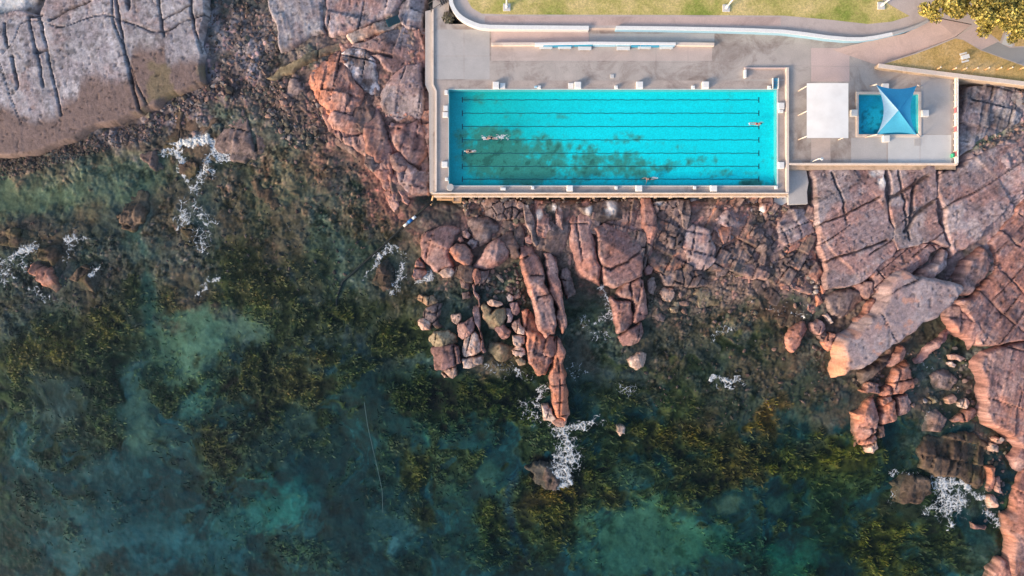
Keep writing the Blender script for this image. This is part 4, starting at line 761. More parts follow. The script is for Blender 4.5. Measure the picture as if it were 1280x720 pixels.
 ('boulder', 'red', 1.3, [(1011, 324), (1020, 326), (1021, 335), (1017, 337)], 'red stone near the foot of the orange cliff', {}),
 ('boulder', 'orange', 1.3, [(1023, 357), (1028, 355), (1032, 362), (1027, 367)], 'orange stone under the corner of the right platform', {}),
 ('boulder', 'orange', 1.3, [(1019, 370), (1024, 366), (1028, 378), (1020, 383)], 'orange stone left of the square brown block', {}),
 ('boulder', 'red', .8, [(1009, 380), (1018, 375), (1022, 388), (1015, 392), (1010, 387)], 'dusky red stone awash left of the square brown block', {}),
 ('boulder', 'pale', 1.2, [(1028, 394), (1034, 391), (1042, 402), (1038, 405)], 'pale long stone under the square brown block', {}),
 ('boulder', 'orange', 1.6, [(984, 421), (990, 410), (1000, 405), (1008, 403), (1011, 412), (1005, 420), (1000, 432), (992, 440), (985, 434)], 'rounded pinkish orange boulder left of the giant boulder', dict(dome=.3)),
 ('boulder', 'pink', 1.6, [(1013, 405), (1022, 399), (1030, 404), (1032, 411), (1024, 418), (1016, 414)], 'pinkish split boulder between the rounded one and the giant boulder', {}),
 ('boulder', 'orange', 1.7, [(1028, 428), (1037, 415), (1044, 418), (1041, 434), (1037, 439)], 'orange boulder touching the left side of the giant boulder', {}),
 ('boulder', 'brown', 1.2, [(1022, 420), (1032, 413), (1034, 422), (1027, 429)], 'small brown boulder behind the orange one by the giant boulder', {}),
 ('boulder', 'brown', 1.7, [(1033, 371), (1045, 364), (1060, 361), (1075, 365), (1078, 378), (1065, 390), (1052, 397), (1040, 393)], 'square brown block in the gap under the right platform', dict(rw=.6, rough=.7)),
 ('boulder', 'pink', 2.0, [(1068, 358), (1078, 352), (1088, 352), (1090, 366), (1084, 374), (1076, 370)], 'pink block bridging the platform and the giant boulder', {}),
 ('boulder', 'orange', 2.0, [(1068, 398), (1080, 388), (1090, 374), (1098, 378), (1090, 394), (1074, 406)], 'orange wedge along the upper left of the giant boulder', {}),
 ('giant_boulder', 'gpink', 4.2, [(1044, 432), (1050, 420), (1060, 414), (1070, 405), (1088, 390), (1098, 372), (1112, 346), (1128, 340), (1150, 345), (1175, 350), (1194, 355), (1197, 367), (1185, 380), (1165, 400), (1135, 420), (1120, 433), (1096, 452), (1080, 462), (1060, 470), (1050, 474), (1047, 455)], 'giant pale grey boulder with an orange lit left end at the right', dict(rw=1.5, rough=.6, strike=38, tilt=(.02, 0), jag=2.2, paint=paintG)),
 ('boulder', 'gpink', 3.4, [(1138, 346), (1158, 332), (1178, 309), (1186, 318), (1180, 335), (1162, 350), (1150, 353)], 'lavender slab leaning on the top of the giant boulder', dict(rw=.8)),
 ('boulder', 'pink', 3.2, [(1196, 345), (1205, 326), (1224, 309), (1233, 318), (1236, 330), (1234, 342), (1222, 355), (1210, 368), (1197, 368)], 'olive pink boulder with an orange centre right of the dark pool', dict(rw=1.0, rough=1.2)),
 ('boulder', 'pink', 1.7, [(1146, 449), (1160, 431), (1180, 415), (1190, 408), (1194, 414), (1180, 428), (1165, 442), (1150, 454)], 'long pink slab parallel to the giant boulder', dict(strike=40, rw=.5)),
 ('boulder', 'pink', 1.9, [(1106, 452), (1118, 442), (1128, 432), (1133, 438), (1130, 448), (1116, 458)], 'pink slab at the foot of the giant boulder', {}),
 ('boulder', 'orange', 2.0, [(1112, 478), (1116, 472), (1135, 452), (1138, 465), (1143, 484), (1130, 492), (1116, 492)], 'largest orange block of the stack under the giant boulder', dict(rw=.6, seams=[([(1114, 480), (1142, 474)], .18)])),
 ('boulder', 'orange', 1.6, [(1101, 490), (1112, 482), (1114, 493), (1103, 495)], 'small upper block of the stack under the giant boulder', {}),
 ('boulder', 'orange', 1.5, [(1101, 498), (1112, 495), (1115, 500), (1103, 507)], 'small middle block of the stack under the giant boulder', {}),
 ('boulder', 'orange', 1.7, [(1101, 520), (1105, 509), (1120, 500), (1124, 525), (1104, 530)], 'lower left block of the stack under the giant boulder', dict(rw=.5)),
 ('boulder', 'pink', 1.5, [(1122, 497), (1134, 493), (1136, 512), (1124, 519)], 'lower right block of the stack under the giant boulder', {}),
 ('boulder', 'orange', 1.6, [(1078, 488), (1085, 478), (1097, 480), (1099, 492), (1082, 491)], 'orange boulder just below the giant boulder', {}),
 ('boulder', 'orange', 1.7, [(1069, 517), (1080, 512), (1090, 500), (1098, 494), (1097, 520), (1093, 540), (1076, 558), (1072, 540)], 'tall orange slab pointing down into the sea', dict(rw=.6, crack=(2.5, 1.8))),
 ('boulder', 'orange', 1.1, [(1076, 556), (1094, 543), (1095, 550), (1084, 557)], 'orange shard at the tip of the tall orange slab', {}),
 ('boulder', 'pale', .9, [(1083, 560), (1096, 550), (1098, 560), (1092, 568), (1084, 566)], 'pale rounded rock ending the row of the tall orange slab', {}),
 ('boulder', 'brown', .5, [(1097, 532), (1105, 532), (1106, 545), (1099, 548)], 'dim submerged rock right of the tall orange slab', {}),
 ('boulder', 'pale', .8, [(1187, 444), (1195, 443), (1208, 448), (1200, 452), (1188, 450)], 'pale pointed stone in the right rock pool', {}),
 ('boulder', 'pale', .7, [(1184, 454), (1190, 452), (1195, 455), (1192, 459)], 'small pale stone under the pointed stone of the right rock pool', {}),
 ('boulder', 'olive', .6, [(1160, 497), (1168, 495), (1175, 502), (1168, 505)], 'olive wedge stone low in the right rock pool', {}),
 ('boulder', 'pale', .8, [(1183, 499), (1192, 493), (1197, 498), (1194, 504), (1186, 505)], 'greyish round stone low in the right rock pool', {}),
 ('boulder', 'pale', .9, [(1198, 503), (1208, 498), (1213, 504), (1208, 511), (1200, 508)], 'greyish square stone by the right platform edge', {}),
 ('boulder', 'orange', .9, [(1191, 526), (1205, 515), (1216, 511), (1220, 520), (1210, 527), (1195, 529)], 'orange pair of slabs low in the right rock pool', dict(seams=[([(1204, 514), (1208, 528)], .2)])),
 ('rock_platform', 'pink', 2.4, [(1217, 462), (1222, 448), (1230, 440), (1245, 432), (1265, 428), (1320, 420), (1320, 570), (1280, 560), (1262, 546), (1235, 530), (1228, 515), (1226, 490), (1224, 472)], 'pink platform with an orange lit left edge at the right border', dict(rw=.9, crack=(7, 3.2), rough=.8, res=.16)),
 ('boulder', 'pale', 1.0, [(1235, 558), (1240, 554), (1248, 558), (1248, 565), (1238, 564)], 'lower of two pale stones in the right channel', {}),
 ('boulder', 'pale', 1.0, [(1241, 549), (1246, 546), (1252, 549), (1251, 554), (1245, 555)], 'upper of two pale stones in the right channel', {}),
 ('boulder', 'pink', 1.5, [(1262, 572), (1272, 560), (1290, 552), (1290, 592), (1270, 586)], 'pink rock cut by the right border above the channel', {}),
 ('rock_platform', 'orange', 2.2, [(1258, 645), (1268, 640), (1273, 612), (1284, 590), (1330, 580), (1330, 760), (1266, 740), (1262, 690)], 'orange pink rock wall at the lower right corner', dict(rw=.8, rough=1.2, res=.15)),
 ('boulder', 'pink', 1.6, [(1240, 714), (1250, 700), (1265, 702), (1270, 722), (1262, 734), (1240, 730)], 'pinkish boulder cut by the bottom border at the right', {}),
 ('boulder', 'orange', 1.2, [(1235, 586), (1243, 584), (1246, 612), (1236, 610)], 'upright orange slab at the left of the channel row', {}),
 ('boulder', 'pink', .9, [(1246, 599), (1252, 597), (1254, 616), (1247, 615)], 'upright pink slab second in the channel row', {}),
 ('boulder', 'pale', .9, [(1235, 623), (1244, 620), (1247, 634), (1238, 636)], 'pale stone below the upright slabs in the channel row', {}),
 ('boulder', 'pink', .7, [(1217, 654), (1235, 658), (1233, 664), (1219, 662)], 'flat pink bar right of the surf burst', {}),
]
for nm, pa, zt, pl, lb, op in Rk:
    cat = {'boulder': 'boulder', 'giant_boulder': 'boulder'}.get(nm, nm.replace('_', ' '))
    op = dict(op); 
    if nm == 'boulder' and 'facets' not in op and 'rw' not in op: op['facets'] = 2
    rock('boulder' if nm == 'giant_boulder' else nm, pa, zt, pl, lb, cat=cat, **op)
# ---- the right hand platform in five plates
rock('rock_platform', 'gpink', 2.5, [(1011, 216), (1030, 211), (1102, 210), (1103, 240), (1106, 262), (1116, 312), (1096, 331), (1076, 351), (1055, 357), (1032, 361), (1028, 345), (1024, 315), (1020, 285), (1018, 260), (1016, 240)],
     'grey pink platform plate with a bright orange left cliff below the paddling terrace', cat='rock platform', rw=.55, rough=.5, crack=(9, 6), strike=30, res=.15, tilt=(.0, .01),
     seams=[([(1040, 216), (1052, 245), (1058, 274)], .2), ([(1020, 282), (1058, 268), (1100, 246)], .2), ([(1022, 330), (1060, 318), (1110, 300)], .22)])
rock('rock_platform', 'gpink', 2.6, [(1104, 210), (1166, 211), (1168, 250), (1178, 298), (1184, 310), (1160, 302), (1138, 306), (1119, 312), (1108, 262)],
     'grey platform plate with dark branching cracks in the middle of the right platform', cat='rock platform', rw=.4, rough=.6, crack=(8, 5), strike=30, res=.15,
     seams=[([(1124, 214), (1130, 250), (1134, 285), (1138, 300)], .2), ([(1132, 290), (1145, 268), (1166, 252)], .4), ([(1106, 252), (1140, 232), (1160, 220)], .35), ([(1138, 280), (1140, 250), (1146, 225)], .35)])
rock('rock_platform', 'gpink', 2.9, [(1168, 214), (1190, 214), (1206, 200), (1240, 182), (1280, 162), (1340, 140), (1340, 210), (1282, 233), (1262, 250), (1244, 276), (1224, 300), (1206, 312), (1190, 322), (1181, 300), (1170, 250)],
     'wide rough pinkish plate stretching to the right border of the platform', cat='rock platform', rw=.8, rough=1.0, crack=(10, 5), strike=32, res=.17)
rock('rock_platform', 'pink', 2.5, [(1340, 222), (1340, 420), (1280, 424), (1262, 426), (1246, 430), (1222, 430), (1212, 410), (1200, 388), (1196, 372), (1212, 370), (1226, 356), (1237, 342), (1238, 322), (1230, 306), (1250, 280), (1264, 260), (1286, 238)],
     'jointed pink plate with orange patches at the right border', cat='rock platform', rw=.7, rough=1.2, crack=(4.5, 2.4), strike=50, res=.16)
rock('rock_platform', 'pink', 2.3, [(1090, 338), (1118, 314), (1136, 308), (1150, 304), (1174, 304), (1176, 308), (1156, 330), (1138, 342), (1116, 342), (1100, 366), (1092, 356)],
     'pinkish broken plate just above the giant boulder', cat='rock platform', rw=.5, rough=1.2, crack=(3, 2), strike=40, res=.13)
rock('rock_shelf', 'grey', 2.9, [(1196, 140), (1204, 112), (1230, 106), (1262, 110), (1275, 150), (1250, 166), (1222, 176), (1204, 190), (1194, 196)], 'dark grey rubbly shelf right of the paddling pool fence', cat='rock shelf', rw=.5, rough=1.1, crack=(3, 2.2), res=.15, paint=lambda X, Y, c, n1, n2: c * (.55 + .5 * sstep(.4, .6, n1))[..., None])

# ---- low ledges between the bigger rocks, and pavements of jumbled blocks
Lk = [
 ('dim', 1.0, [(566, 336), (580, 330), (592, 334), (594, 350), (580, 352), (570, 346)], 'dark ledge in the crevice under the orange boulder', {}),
 ('brown', 1.0, [(618, 300), (640, 288), (648, 306), (650, 320), (638, 322), (630, 306)], 'brown ledge between the domed boulders and the long ridge', {}),
 ('brown', 1.1, [(588, 252), (640, 252), (656, 262), (650, 276), (622, 276), (596, 270), (586, 264)], 'brown ledge along the wall foot with loose red stones', dict(rough=1.6, crack=(1.8, 1.4))),
 ('brown', 1.0, [(662, 252), (712, 252), (712, 290), (704, 314), (690, 318), (672, 312), (660, 290)], 'brown bed under the four leaning ribs', dict(rough=1.3)),
 ('brown', 1.1, [(796, 252), (848, 250), (856, 290), (852, 310), (826, 316), (812, 300)], 'rough brown bed between the two upright ribs', dict(rough=1.8, crack=(1.6, 1.2))),
 ('dim', .9, [(862, 250), (950, 249), (948, 262), (900, 268), (880, 280), (866, 270)], 'dark stained ledge under the right half of the sea wall', dict(rough=1.7, crack=(2, 1.4))),
 ('brown', .8, [(826, 340), (866, 338), (896, 330), (914, 336), (900, 352), (862, 358), (836, 356)], 'dull brown ledge below the grey block with the orange cliff', dict(rough=1.5, crack=(2, 1.5))),
 ('olive', .35, [(916, 350), (936, 340), (954, 348), (944, 372), (926, 390), (912, 378)], 'mossy ledge right of the wide moss coated slab', dict(rough=1.2)),
 ('dim', .55, [(936, 344), (962, 336), (980, 350), (990, 372), (970, 388), (948, 380)], 'dark reddish ledge awash left of the orange chips', dict(rough=1.7, crack=(1.6, 1.3))),
 ('gpink', 1.3, [(974, 276), (986, 262), (1004, 260), (1014, 268), (1018, 296), (1004, 300), (984, 312), (972, 300)], 'jointed grey pavement of blocks under the landing slab', dict(crack=(2.3, 1.6), strike=24, rough=.9, cellh=.5)),
 ('brown', 1.2, [(932, 296), (944, 280), (962, 272), (976, 284), (980, 312), (966, 330), (944, 332), (930, 316)], 'jumbled brown blocks right of the lavender slab', dict(crack=(1.25, 1.0), strike=60, rough=1.4, cellh=.75)),
 ('brown', .9, [(906, 308), (930, 298), (946, 330), (940, 342), (914, 336), (902, 324)], 'low jumbled blocks below the tip of the lavender slab', dict(crack=(1.4, 1.0), strike=20, rough=1.3, cellh=.6)),
 ('brown', 1.0, [(966, 330), (984, 316), (1006, 306), (1020, 300), (1026, 330), (1014, 342), (990, 332), (974, 350)], 'jumbled reddish blocks around the long diagonal orange slab', dict(crack=(1.2, .9), strike=40, rough=1.4, cellh=.7)),
 ('pink', 2.0, [(1176, 380), (1196, 370), (1212, 392), (1224, 420), (1214, 438), (1200, 420), (1186, 406)], 'pinkish shelf between the giant boulder and the right platform', dict(crack=(3, 2), rough=1.3)),
 ('dim', .7, [(1180, 350), (1194, 340), (1204, 326), (1216, 312), (1226, 306), (1206, 330), (1196, 346), (1196, 360)], 'dark mossy gully floor right of the lavender leaning slab', {}),
 ('brown', 1.2, [(455, 186), (474, 204), (466, 214), (456, 206)], 'small brown ledge at the foot of the tapering outcrop', {}),
 ('pink', 1.6, [(488, 196), (500, 190), (512, 206), (498, 216), (490, 210)], 'pink ledge linking the knobbly outcrop to the rock spit', {}),
 ('brown', .9, [(352, 96), (384, 84), (392, 120), (384, 140), (366, 130), (356, 112)], 'greyish brown ledge beside the bright orange outcrop', dict(rough=1.3, crack=(3, 2))),
 ('reef', .35, [(336, 176), (352, 178), (364, 190), (352, 202), (338, 196)], 'rusty rock awash in the middle of the stony bay', dict(rough=1.5)),
 ('reef', .5, [(0, 292), (26, 286), (46, 296), (36, 306), (10, 308), (-10, 300)], 'rusty brown reef awash at the left border', dict(rough=1.8)),
 ('reef', .3, [(84, 348), (104, 330), (112, 336), (96, 352)], 'slim brown reef awash between two foam patches at the left', dict(rough=1.5)),
 ('brown', .4, [(1150, 520), (1172, 512), (1184, 524), (1176, 540), (1156, 540)], 'dim brown slab under the surface of the right rock pool', {}),
 ('brown', .4, [(1164, 470), (1182, 462), (1196, 474), (1186, 488), (1170, 486)], 'reddish submerged slab in the middle of the right rock pool', {}),
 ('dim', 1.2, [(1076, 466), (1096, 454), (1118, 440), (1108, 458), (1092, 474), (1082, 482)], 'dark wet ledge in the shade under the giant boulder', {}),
]
for pa, zt, pl, lb, op in Lk: rock('rock_ledge', pa, zt + (.5 if zt > .6 else 0), pl, lb, cat='rock ledge', **op)

rock('stone_walk', 'olive', 2.75, [(384, 69), (408, 58), (432, 49.5), (436, 56), (412, 68), (390, 79), (368, 91), (346, 100), (332, 96), (348, 88), (366, 79)], 'weathered brownish stone walkway slab with grassy joint, lower length', cat='walkway', rough=.3, rw=.3, cellh=.1)
rock('stone_walk', 'pale', 2.95, [(437, 45), (460, 36), (483, 26), (496, 24.5), (500, 30), (470, 43), (445, 55)], 'pale stone walkway slab leading from the terrace over the rocks, upper length', cat='walkway', rough=.25, rw=.3, cellh=.08)
# ------------------------------------------------------------------ loose stones
def ico(sub):
    bm = bmesh.new(); bmesh.ops.create_icosphere(bm, subdivisions=sub, radius=1.0)
    V = np.array([v.co[:] for v in bm.verts]); F = np.array([[v.index for v in f.verts] for f in bm.faces]); bm.free(); return V, F
ICO1, ICO2 = ico(1), ico(2)
def stone(r, base, sx, sy, sz):
    V, F = base; V = V.copy()
    for k in range(10):                                    # chop flat facets
        n = r.normal(size=3); n[2] *= .7; n /= np.linalg.norm(n); d = V @ n; lim = r.uniform(.48, .82)
        V -= np.clip(d - lim, 0, None)[:, None] * n
    V *= 1 + r.normal(0, .04, (len(V), 1)); V *= np.array((sx, sy, sz))
    a = r.uniform(0, 2 * math.pi); ca, sa = math.cos(a), math.sin(a)
    return np.stack([V[:, 0] * ca - V[:, 1] * sa, V[:, 0] * sa + V[:, 1] * ca, V[:, 2]], 1), F
STC = [s2l(c) for c in ((150, 122, 116), (128, 104, 100), (108, 92, 88), (96, 84, 78), (168, 132, 120), (140, 128, 126), (120, 110, 96))]
def in_rock(x, y):
    for P, z in ROCKS:
        if z in (.95, 1.00, 1.05): continue
        if P[:, 0].min() - .2 < x < P[:, 0].max() + .2 and P[:, 1].min() - .2 < y < P[:, 1].max() + .2:
            if sdf(P, np.array([x]), np.array([y]))[0] > .25: return True
    return False
REG = [  # key, polygon, count, size range(m radius), tone, share drawn one by one, label
 ('gully', [(262, -20), (334, -20), (352, 64), (335, 92), (330, 118), (300, 132), (266, 112), (258, 60)], 460, (.14, .55), .72, 34, 'dull pink boulder in the dark rubble gully between the grey shelves'),
 ('strip', [(178, 150), (215, 124), (258, 110), (285, 104), (300, 126), (258, 134), (212, 152), (186, 160)], 170, (.2, .85), 1.0, 26, 'pinkish boulder in the row under the corner of the big grey shelf'),
 ('gravel', [(-10, 200), (80, 182), (160, 156), (205, 152), (200, 172), (120, 190), (40, 214), (-10, 226)], 900, (.10, .30), .62, 0, ''),
 ('bay', [(318, 112), (352, 92), (384, 84), (404, 130), (412, 176), (380, 190), (352, 178), (330, 140)], 240, (.18, .7), .85, 28, 'pinkish boulder in the stony bay under the end of the stone path'),
 ('foot', [(575, 249), (662, 249), (655, 278), (626, 276), (584, 270)], 90, (.3, .95), 1.05, 22, 'reddish boulder at the foot of the pool wall left of the ribs'),
 ('wall', [(700, 250), (950, 250), (946, 262), (880, 276), (840, 284), (800, 262), (700, 262)], 50, (.2, .5), .75, 0, ''),
 ('blocks', [(946, 262), (966, 262), (1008, 256), (1016, 262), (1024, 330), (1000, 336), (960, 332), (916, 318), (922, 300)], 90, (.2, .8), .95, 26, 'greyish pink block in the jumble right of the pool corner'),
 ('low', [(860, 318), (1000, 334), (1024, 350), (1016, 378), (960, 400), (880, 410), (800, 400), (812, 350)], 150, (.14, .55), .8, 20, 'dull pink stone on the low flats below the lavender slab'),
 ('pebbles', [(842, 360), (866, 356), (870, 382), (846, 384)], 9, (.5, .85), 1.15, 9, 'pinkish stone in the tight pebble group in the middle of the shore'),
 ('middle', [(600, 338), (650, 330), (656, 380), (640, 402), (604, 372)], 60, (.3, .8), .75, 10, 'brownish stone in the green rock pool beside the long ridge'),
 ('grey', [(1196, 112), (1290, 112), (1290, 160), (1204, 196), (1196, 190)], 200, (.15, .6), .9, 14, 'grey stone on the dark rubble beside the paddling pool fence'),
 ('joint', [(1225, 318), (1290, 320), (1290, 400), (1240, 380), (1232, 350)], 70, (.2, .65), 1.1, 12, 'pale pink stone in the broken ground near the right border'),
 ('rpool', [(1110, 440), (1215, 430), (1226, 520), (1180, 545), (1140, 520)], 70, (.2, .6), .95, 8, 'dull stone scattered in the right rock pool'),
 ('giant', [(1060, 476), (1104, 462), (1110, 490), (1078, 486)], 30, (.2, .6), 1.0, 6, 'small stone in the dark hollow under the giant boulder'),
 ('chan', [(1204, 540), (1262, 550), (1262, 650), (1236, 660), (1236, 560)], 50, (.2, .6), 1.0, 6, 'stone in the narrow channel at the lower right'),
 ('cliff', [(1008, 260), (1016, 260), (1026, 330), (1030, 362), (1016, 366), (1008, 330)], 60, (.2, .6), 1.15, 8, 'pinkish stone at the foot of the orange platform cliff'),
 ('flatL', [(190, 196), (470, 190), (490, 260), (430, 360), (300, 370), (200, 330)], 260, (.15, .5), .62, 0, ''),
 ('flatR', [(760, 420), (1040, 420), (1060, 500), (900, 540), (800, 500)], 260, (.12, .42), .60, 0, ''),
 ('flat0', [(0, 270), (140, 290), (130, 390), (0, 390)], 150, (.15, .45), .6, 0, ''),
]
LV, LF, LC = [], [], []; off = 0; rr = np.random.default_rng(99)
for key, pl, cnt, (s0, s1), tone, solo, lab in REG:
    P = WP(pl, .5); mn, mx = P.min(0), P.max(0); items = []; tries = 0
    while len(items) < cnt and tries < cnt * 12:
        tries += 1; x, y = rr.uniform(mn[0], mx[0]), rr.uniform(mn[1], mx[1])
        if sdf(P, np.array([x]), np.array([y]))[0] < 0 or in_rock(x, y): continue
        s = s0 * (s1 / s0) ** (rr.random() ** 2.2 if key not in ('pebbles', 'blocks') else rr.random())
        if any(math.hypot(x - a, y - b) < (s + c) * .72 for a, b, c in items if c > s0 * 1.6 and s > s0 * 1.6): continue
        items.append((x, y, s))
    items.sort(key=lambda q: -q[2])
    for i, (x, y, s) in enumerate(items):
        own = i < solo
        Vs, Fs = stone(rr, ICO2 if (own or s > .35) else ICO1, s * rr.uniform(.9, 1.25), s * rr.uniform(.65, .95), s * rr.uniform(.5, .8))
        z = float(t_at(TZ, np.array([x]), np.array([y]))[0]) + s * .18
        for Pb, zb_ in ROCKS:
            if zb_ in (.95, 1.00, 1.05) and sdf(Pb, np.array([x]), np.array([y]))[0] > 0: z = max(z, zb_ + s * .1)
        c = STC[rr.integers(0, len(STC))] * tone * rr.uniform(.6, 1.15)
        if z < .1: c = c * .72
        c = np.clip(c * (1 + rr.normal(0, .05, (len(Vs), 1))), 0, 1)
        if own:
            o = link('boulder', np_mesh('boulder', Vs, Fs, c / ILL, False, M['rock'])); o.location = (x, y, z)
            tag(o, lab, 'boulder', lab.split(' in ')[0].split(' at ')[0].split(' on ')[0].split(' scattered')[0] + 's, ' + key + ' group')
        else:
            LV.append(Vs + np.array((x, y, z))); LF.append(Fs + off); LC.append(c); off += len(Vs)
o = link('loose_stones', np_mesh('loose_stones', np.concatenate(LV), np.concatenate(LF), np.concatenate(LC) / ILL, False, M['rock']))
tag(o, 'countless small loose stones scattered over the shore', 'stones', kind='stuff')
# ------------------------------------------------------------------ foam
def foam(segs, dens, seed, cell=1.05, label=None):
    """segs: list of (px0,py0,px1,py1,radius px, core)"""
    r = 4
    a = np.array([[*W(s[0], s[1]), *W(s[2], s[3]), s[4] / SC, s[5]] for s in segs])
    mn = np.minimum(a[:, 0:2], a[:, 2:4]).min(0) - a[:, 4].max() * 2.6; mx = np.maximum(a[:, 0:2], a[:, 2:4]).max(0) + a[:, 4].max() * 2.6
    st = .065; X, Y = np.meshgrid(np.arange(mn[0], mx[0], st), np.arange(mn[1], mx[1], st))
    I = np.zeros_like(X)
    DX = X + (fbm(X / 2.2, Y / 2.2, 4, seed + 11, .6) - .5) * 3.4; DY = Y + (fbm(X / 2.2 + 5, Y / 2.2, 4, seed + 12, .6) - .5) * 3.4
    for x0, y0, x1, y1, rad, core in a:
        I = np.maximum(I, core * (1 - sstep(.0, 1, linedist([(x0, y0), (x1, y1)], DX, DY) / (rad * 1.55))))
    wx = (fbm(X / 1.1, Y / 1.1, 4, seed) - .5) * 1.1; wy = (fbm(X / 1.1 + 9, Y / 1.1, 4, seed + 1) - .5) * 1.1
    q1, q2, _ = worley((X + wx) / cell, (Y + wy) / cell, seed + 2); lace = 1 - sstep(.0, .26, q2 - q1)
    q3, q4, _ = worley((X + wx * .6) / (cell * .42), (Y + wy * .6) / (cell * .42), seed + 3); lace = np.maximum(lace, .74 * (1 - sstep(.0, .30, q4 - q3)))
    big = fbm(X / 1.6, Y / 1.6, 4, seed + 5, .6); sp = fbm(X / .22, Y / .22, 3, seed + 6)
    f = I * (.12 + 1.75 * big) + (lace - .60) * .85 + (sp - .5) * .55
    wash = (I * (.35 + 1.1 * big) + (sp - .5) * .5 > .56) & (I > .1)
    on = ((f > dens) & (I > .03)) | wash
    op = np.where(f > dens, .55 + .45 * sstep(dens, dens + .25, f), .30)[..., None] * np.ones(3)
    q = on[:-1, :-1]
    jj, ii = np.where(q); nx_ = X.shape[1]
    Zs = .03 + .10 * np.clip(f - dens, 0, 1) + .03 * sp
    used = np.zeros_like(on); 
    for dj in (0, 1):
        for di in (0, 1): used[jj + dj, ii + di] = True
    ids = -np.ones(X.shape, int); ids[used] = np.arange(used.sum())
    Fq = np.stack([ids[jj, ii], ids[jj, ii + 1], ids[jj + 1, ii + 1], ids[jj + 1, ii]], 1)
    TZs = t_at(TZ, X[used], Y[used])
    o = link('sea_foam', np_mesh('sea_foam', np.stack([X[used], Y[used], np.maximum(Zs[used], TZs + .06)], 1), Fq, op[used], True, M['foam']))
    return tag(o, label, 'foam', kind='stuff')
foam([(206, 193, 224, 184, 5, 1.1), (224, 184, 248, 180, 7, 1.5), (248, 180, 262, 175, 8, 1.7), (262, 175, 266, 188, 7, 1.6), (266, 188, 286, 198, 6, 1.3), (286, 198, 306, 188, 5, .7), (222, 188, 228, 210, 8, .9), (228, 210, 246, 214, 10, .6), (262, 200, 246, 236, 9, .65)], .52, 700, label='white surf line breaking behind the olive reef')
foam([(232, 262, 228, 280, 10, .62), (236, 258, 262, 270, 10, .45), (232, 282, 256, 298, 14, .55), (256, 284, 270, 276, 8, .4), (248, 300, 252, 316, 6, .45), (250, 360, 272, 352, 8, .6)], .52, 710, label='lacy foam trailing out over the left shallows')
foam([(-4, 340, 12, 326, 9, .8), (12, 326, 38, 312, 9, .85), (36, 314, 30, 340, 8, .5), (0, 345, 12, 352, 5, .6), (84, 300, 112, 296, 7, .75), (96, 304, 90, 318, 9, .4), (112, 344, 122, 340, 7, .85), (40, 362, 64, 370, 5, .5)], .52, 720, label='broken foam around rocks at the far left')
foam([(476, 318, 494, 308, 7, .7), (494, 308, 503, 316, 5, .7), (503, 318, 500, 344, 7, .6), (500, 344, 486, 362, 4, .7), (462, 342, 478, 318, 6, .65), (528, 350, 536, 346, 7, .95)], .55, 730, cell=.9, label='curl of foam around the awash rock below the pipe')
foam([(700, 534, 712, 560, 12, .75), (712, 560, 704, 592, 14, .75), (708, 536, 748, 530, 7, .7), (690, 604, 712, 598, 6, 1.0), (700, 590, 696, 606, 6, .9), (670, 506, 680, 492, 5, .5), (652, 506, 664, 520, 8, .5), (676, 494, 688, 486, 4, .5), (655, 520, 672, 530, 6, .35)], .50, 740, label='foam trail streaming from the tip of the rock blade')
foam([(1176, 602, 1186, 600, 5, 1.3), (1186, 600, 1206, 610, 5, 1.3), (1206, 610, 1230, 624, 5, 1.2), (1178, 608, 1184, 636, 18, .85), (1164, 636, 1190, 640, 12, .7), (1190, 620, 1200, 640, 12, .8), (1180, 646, 1186, 656, 7, .7), (1236, 642, 1250, 656, 8, .7), (1122, 596, 1140, 592, 4, .4), (1120, 620, 1118, 632, 4, .4)], .50, 750, cell=.9, label='white surf burst at the lower right')
foam([(892, 468, 904, 470, 4, .95), (904, 472, 922, 474, 4.5, .9), (906, 477, 912, 481, 3.5, .8)], .5, 760, label='small white splash on the dark middle flats')
foam([(752, 366, 760, 378, 6, .6), (756, 378, 762, 396, 5, .6), (744, 398, 760, 394, 5, .6), (730, 406, 746, 416, 8, .36), (756, 410, 762, 422, 5, .5), (778, 484, 794, 490, 8, .55), (708, 450, 716, 470, 6, .4), (720, 452, 730, 462, 8, .4), (640, 462, 660, 470, 9, .45), (606, 458, 628, 466, 8, .4)], .52, 770, cell=.8, label='thin foam rings in the shallows beside the ridges')
foam([(890, 420, 912, 406, 5, .4), (978, 386, 1000, 396, 5, .4), (960, 384, 976, 398, 4, .35), (992, 398, 1010, 388, 5, .35), (1150, 452, 1166, 464, 6, .35), (1158, 520, 1172, 528, 5, .45), (1224, 510, 1232, 516, 5, .5)], .52, 780, cell=.8, label='faint foam flecks in the right hand rock pools')
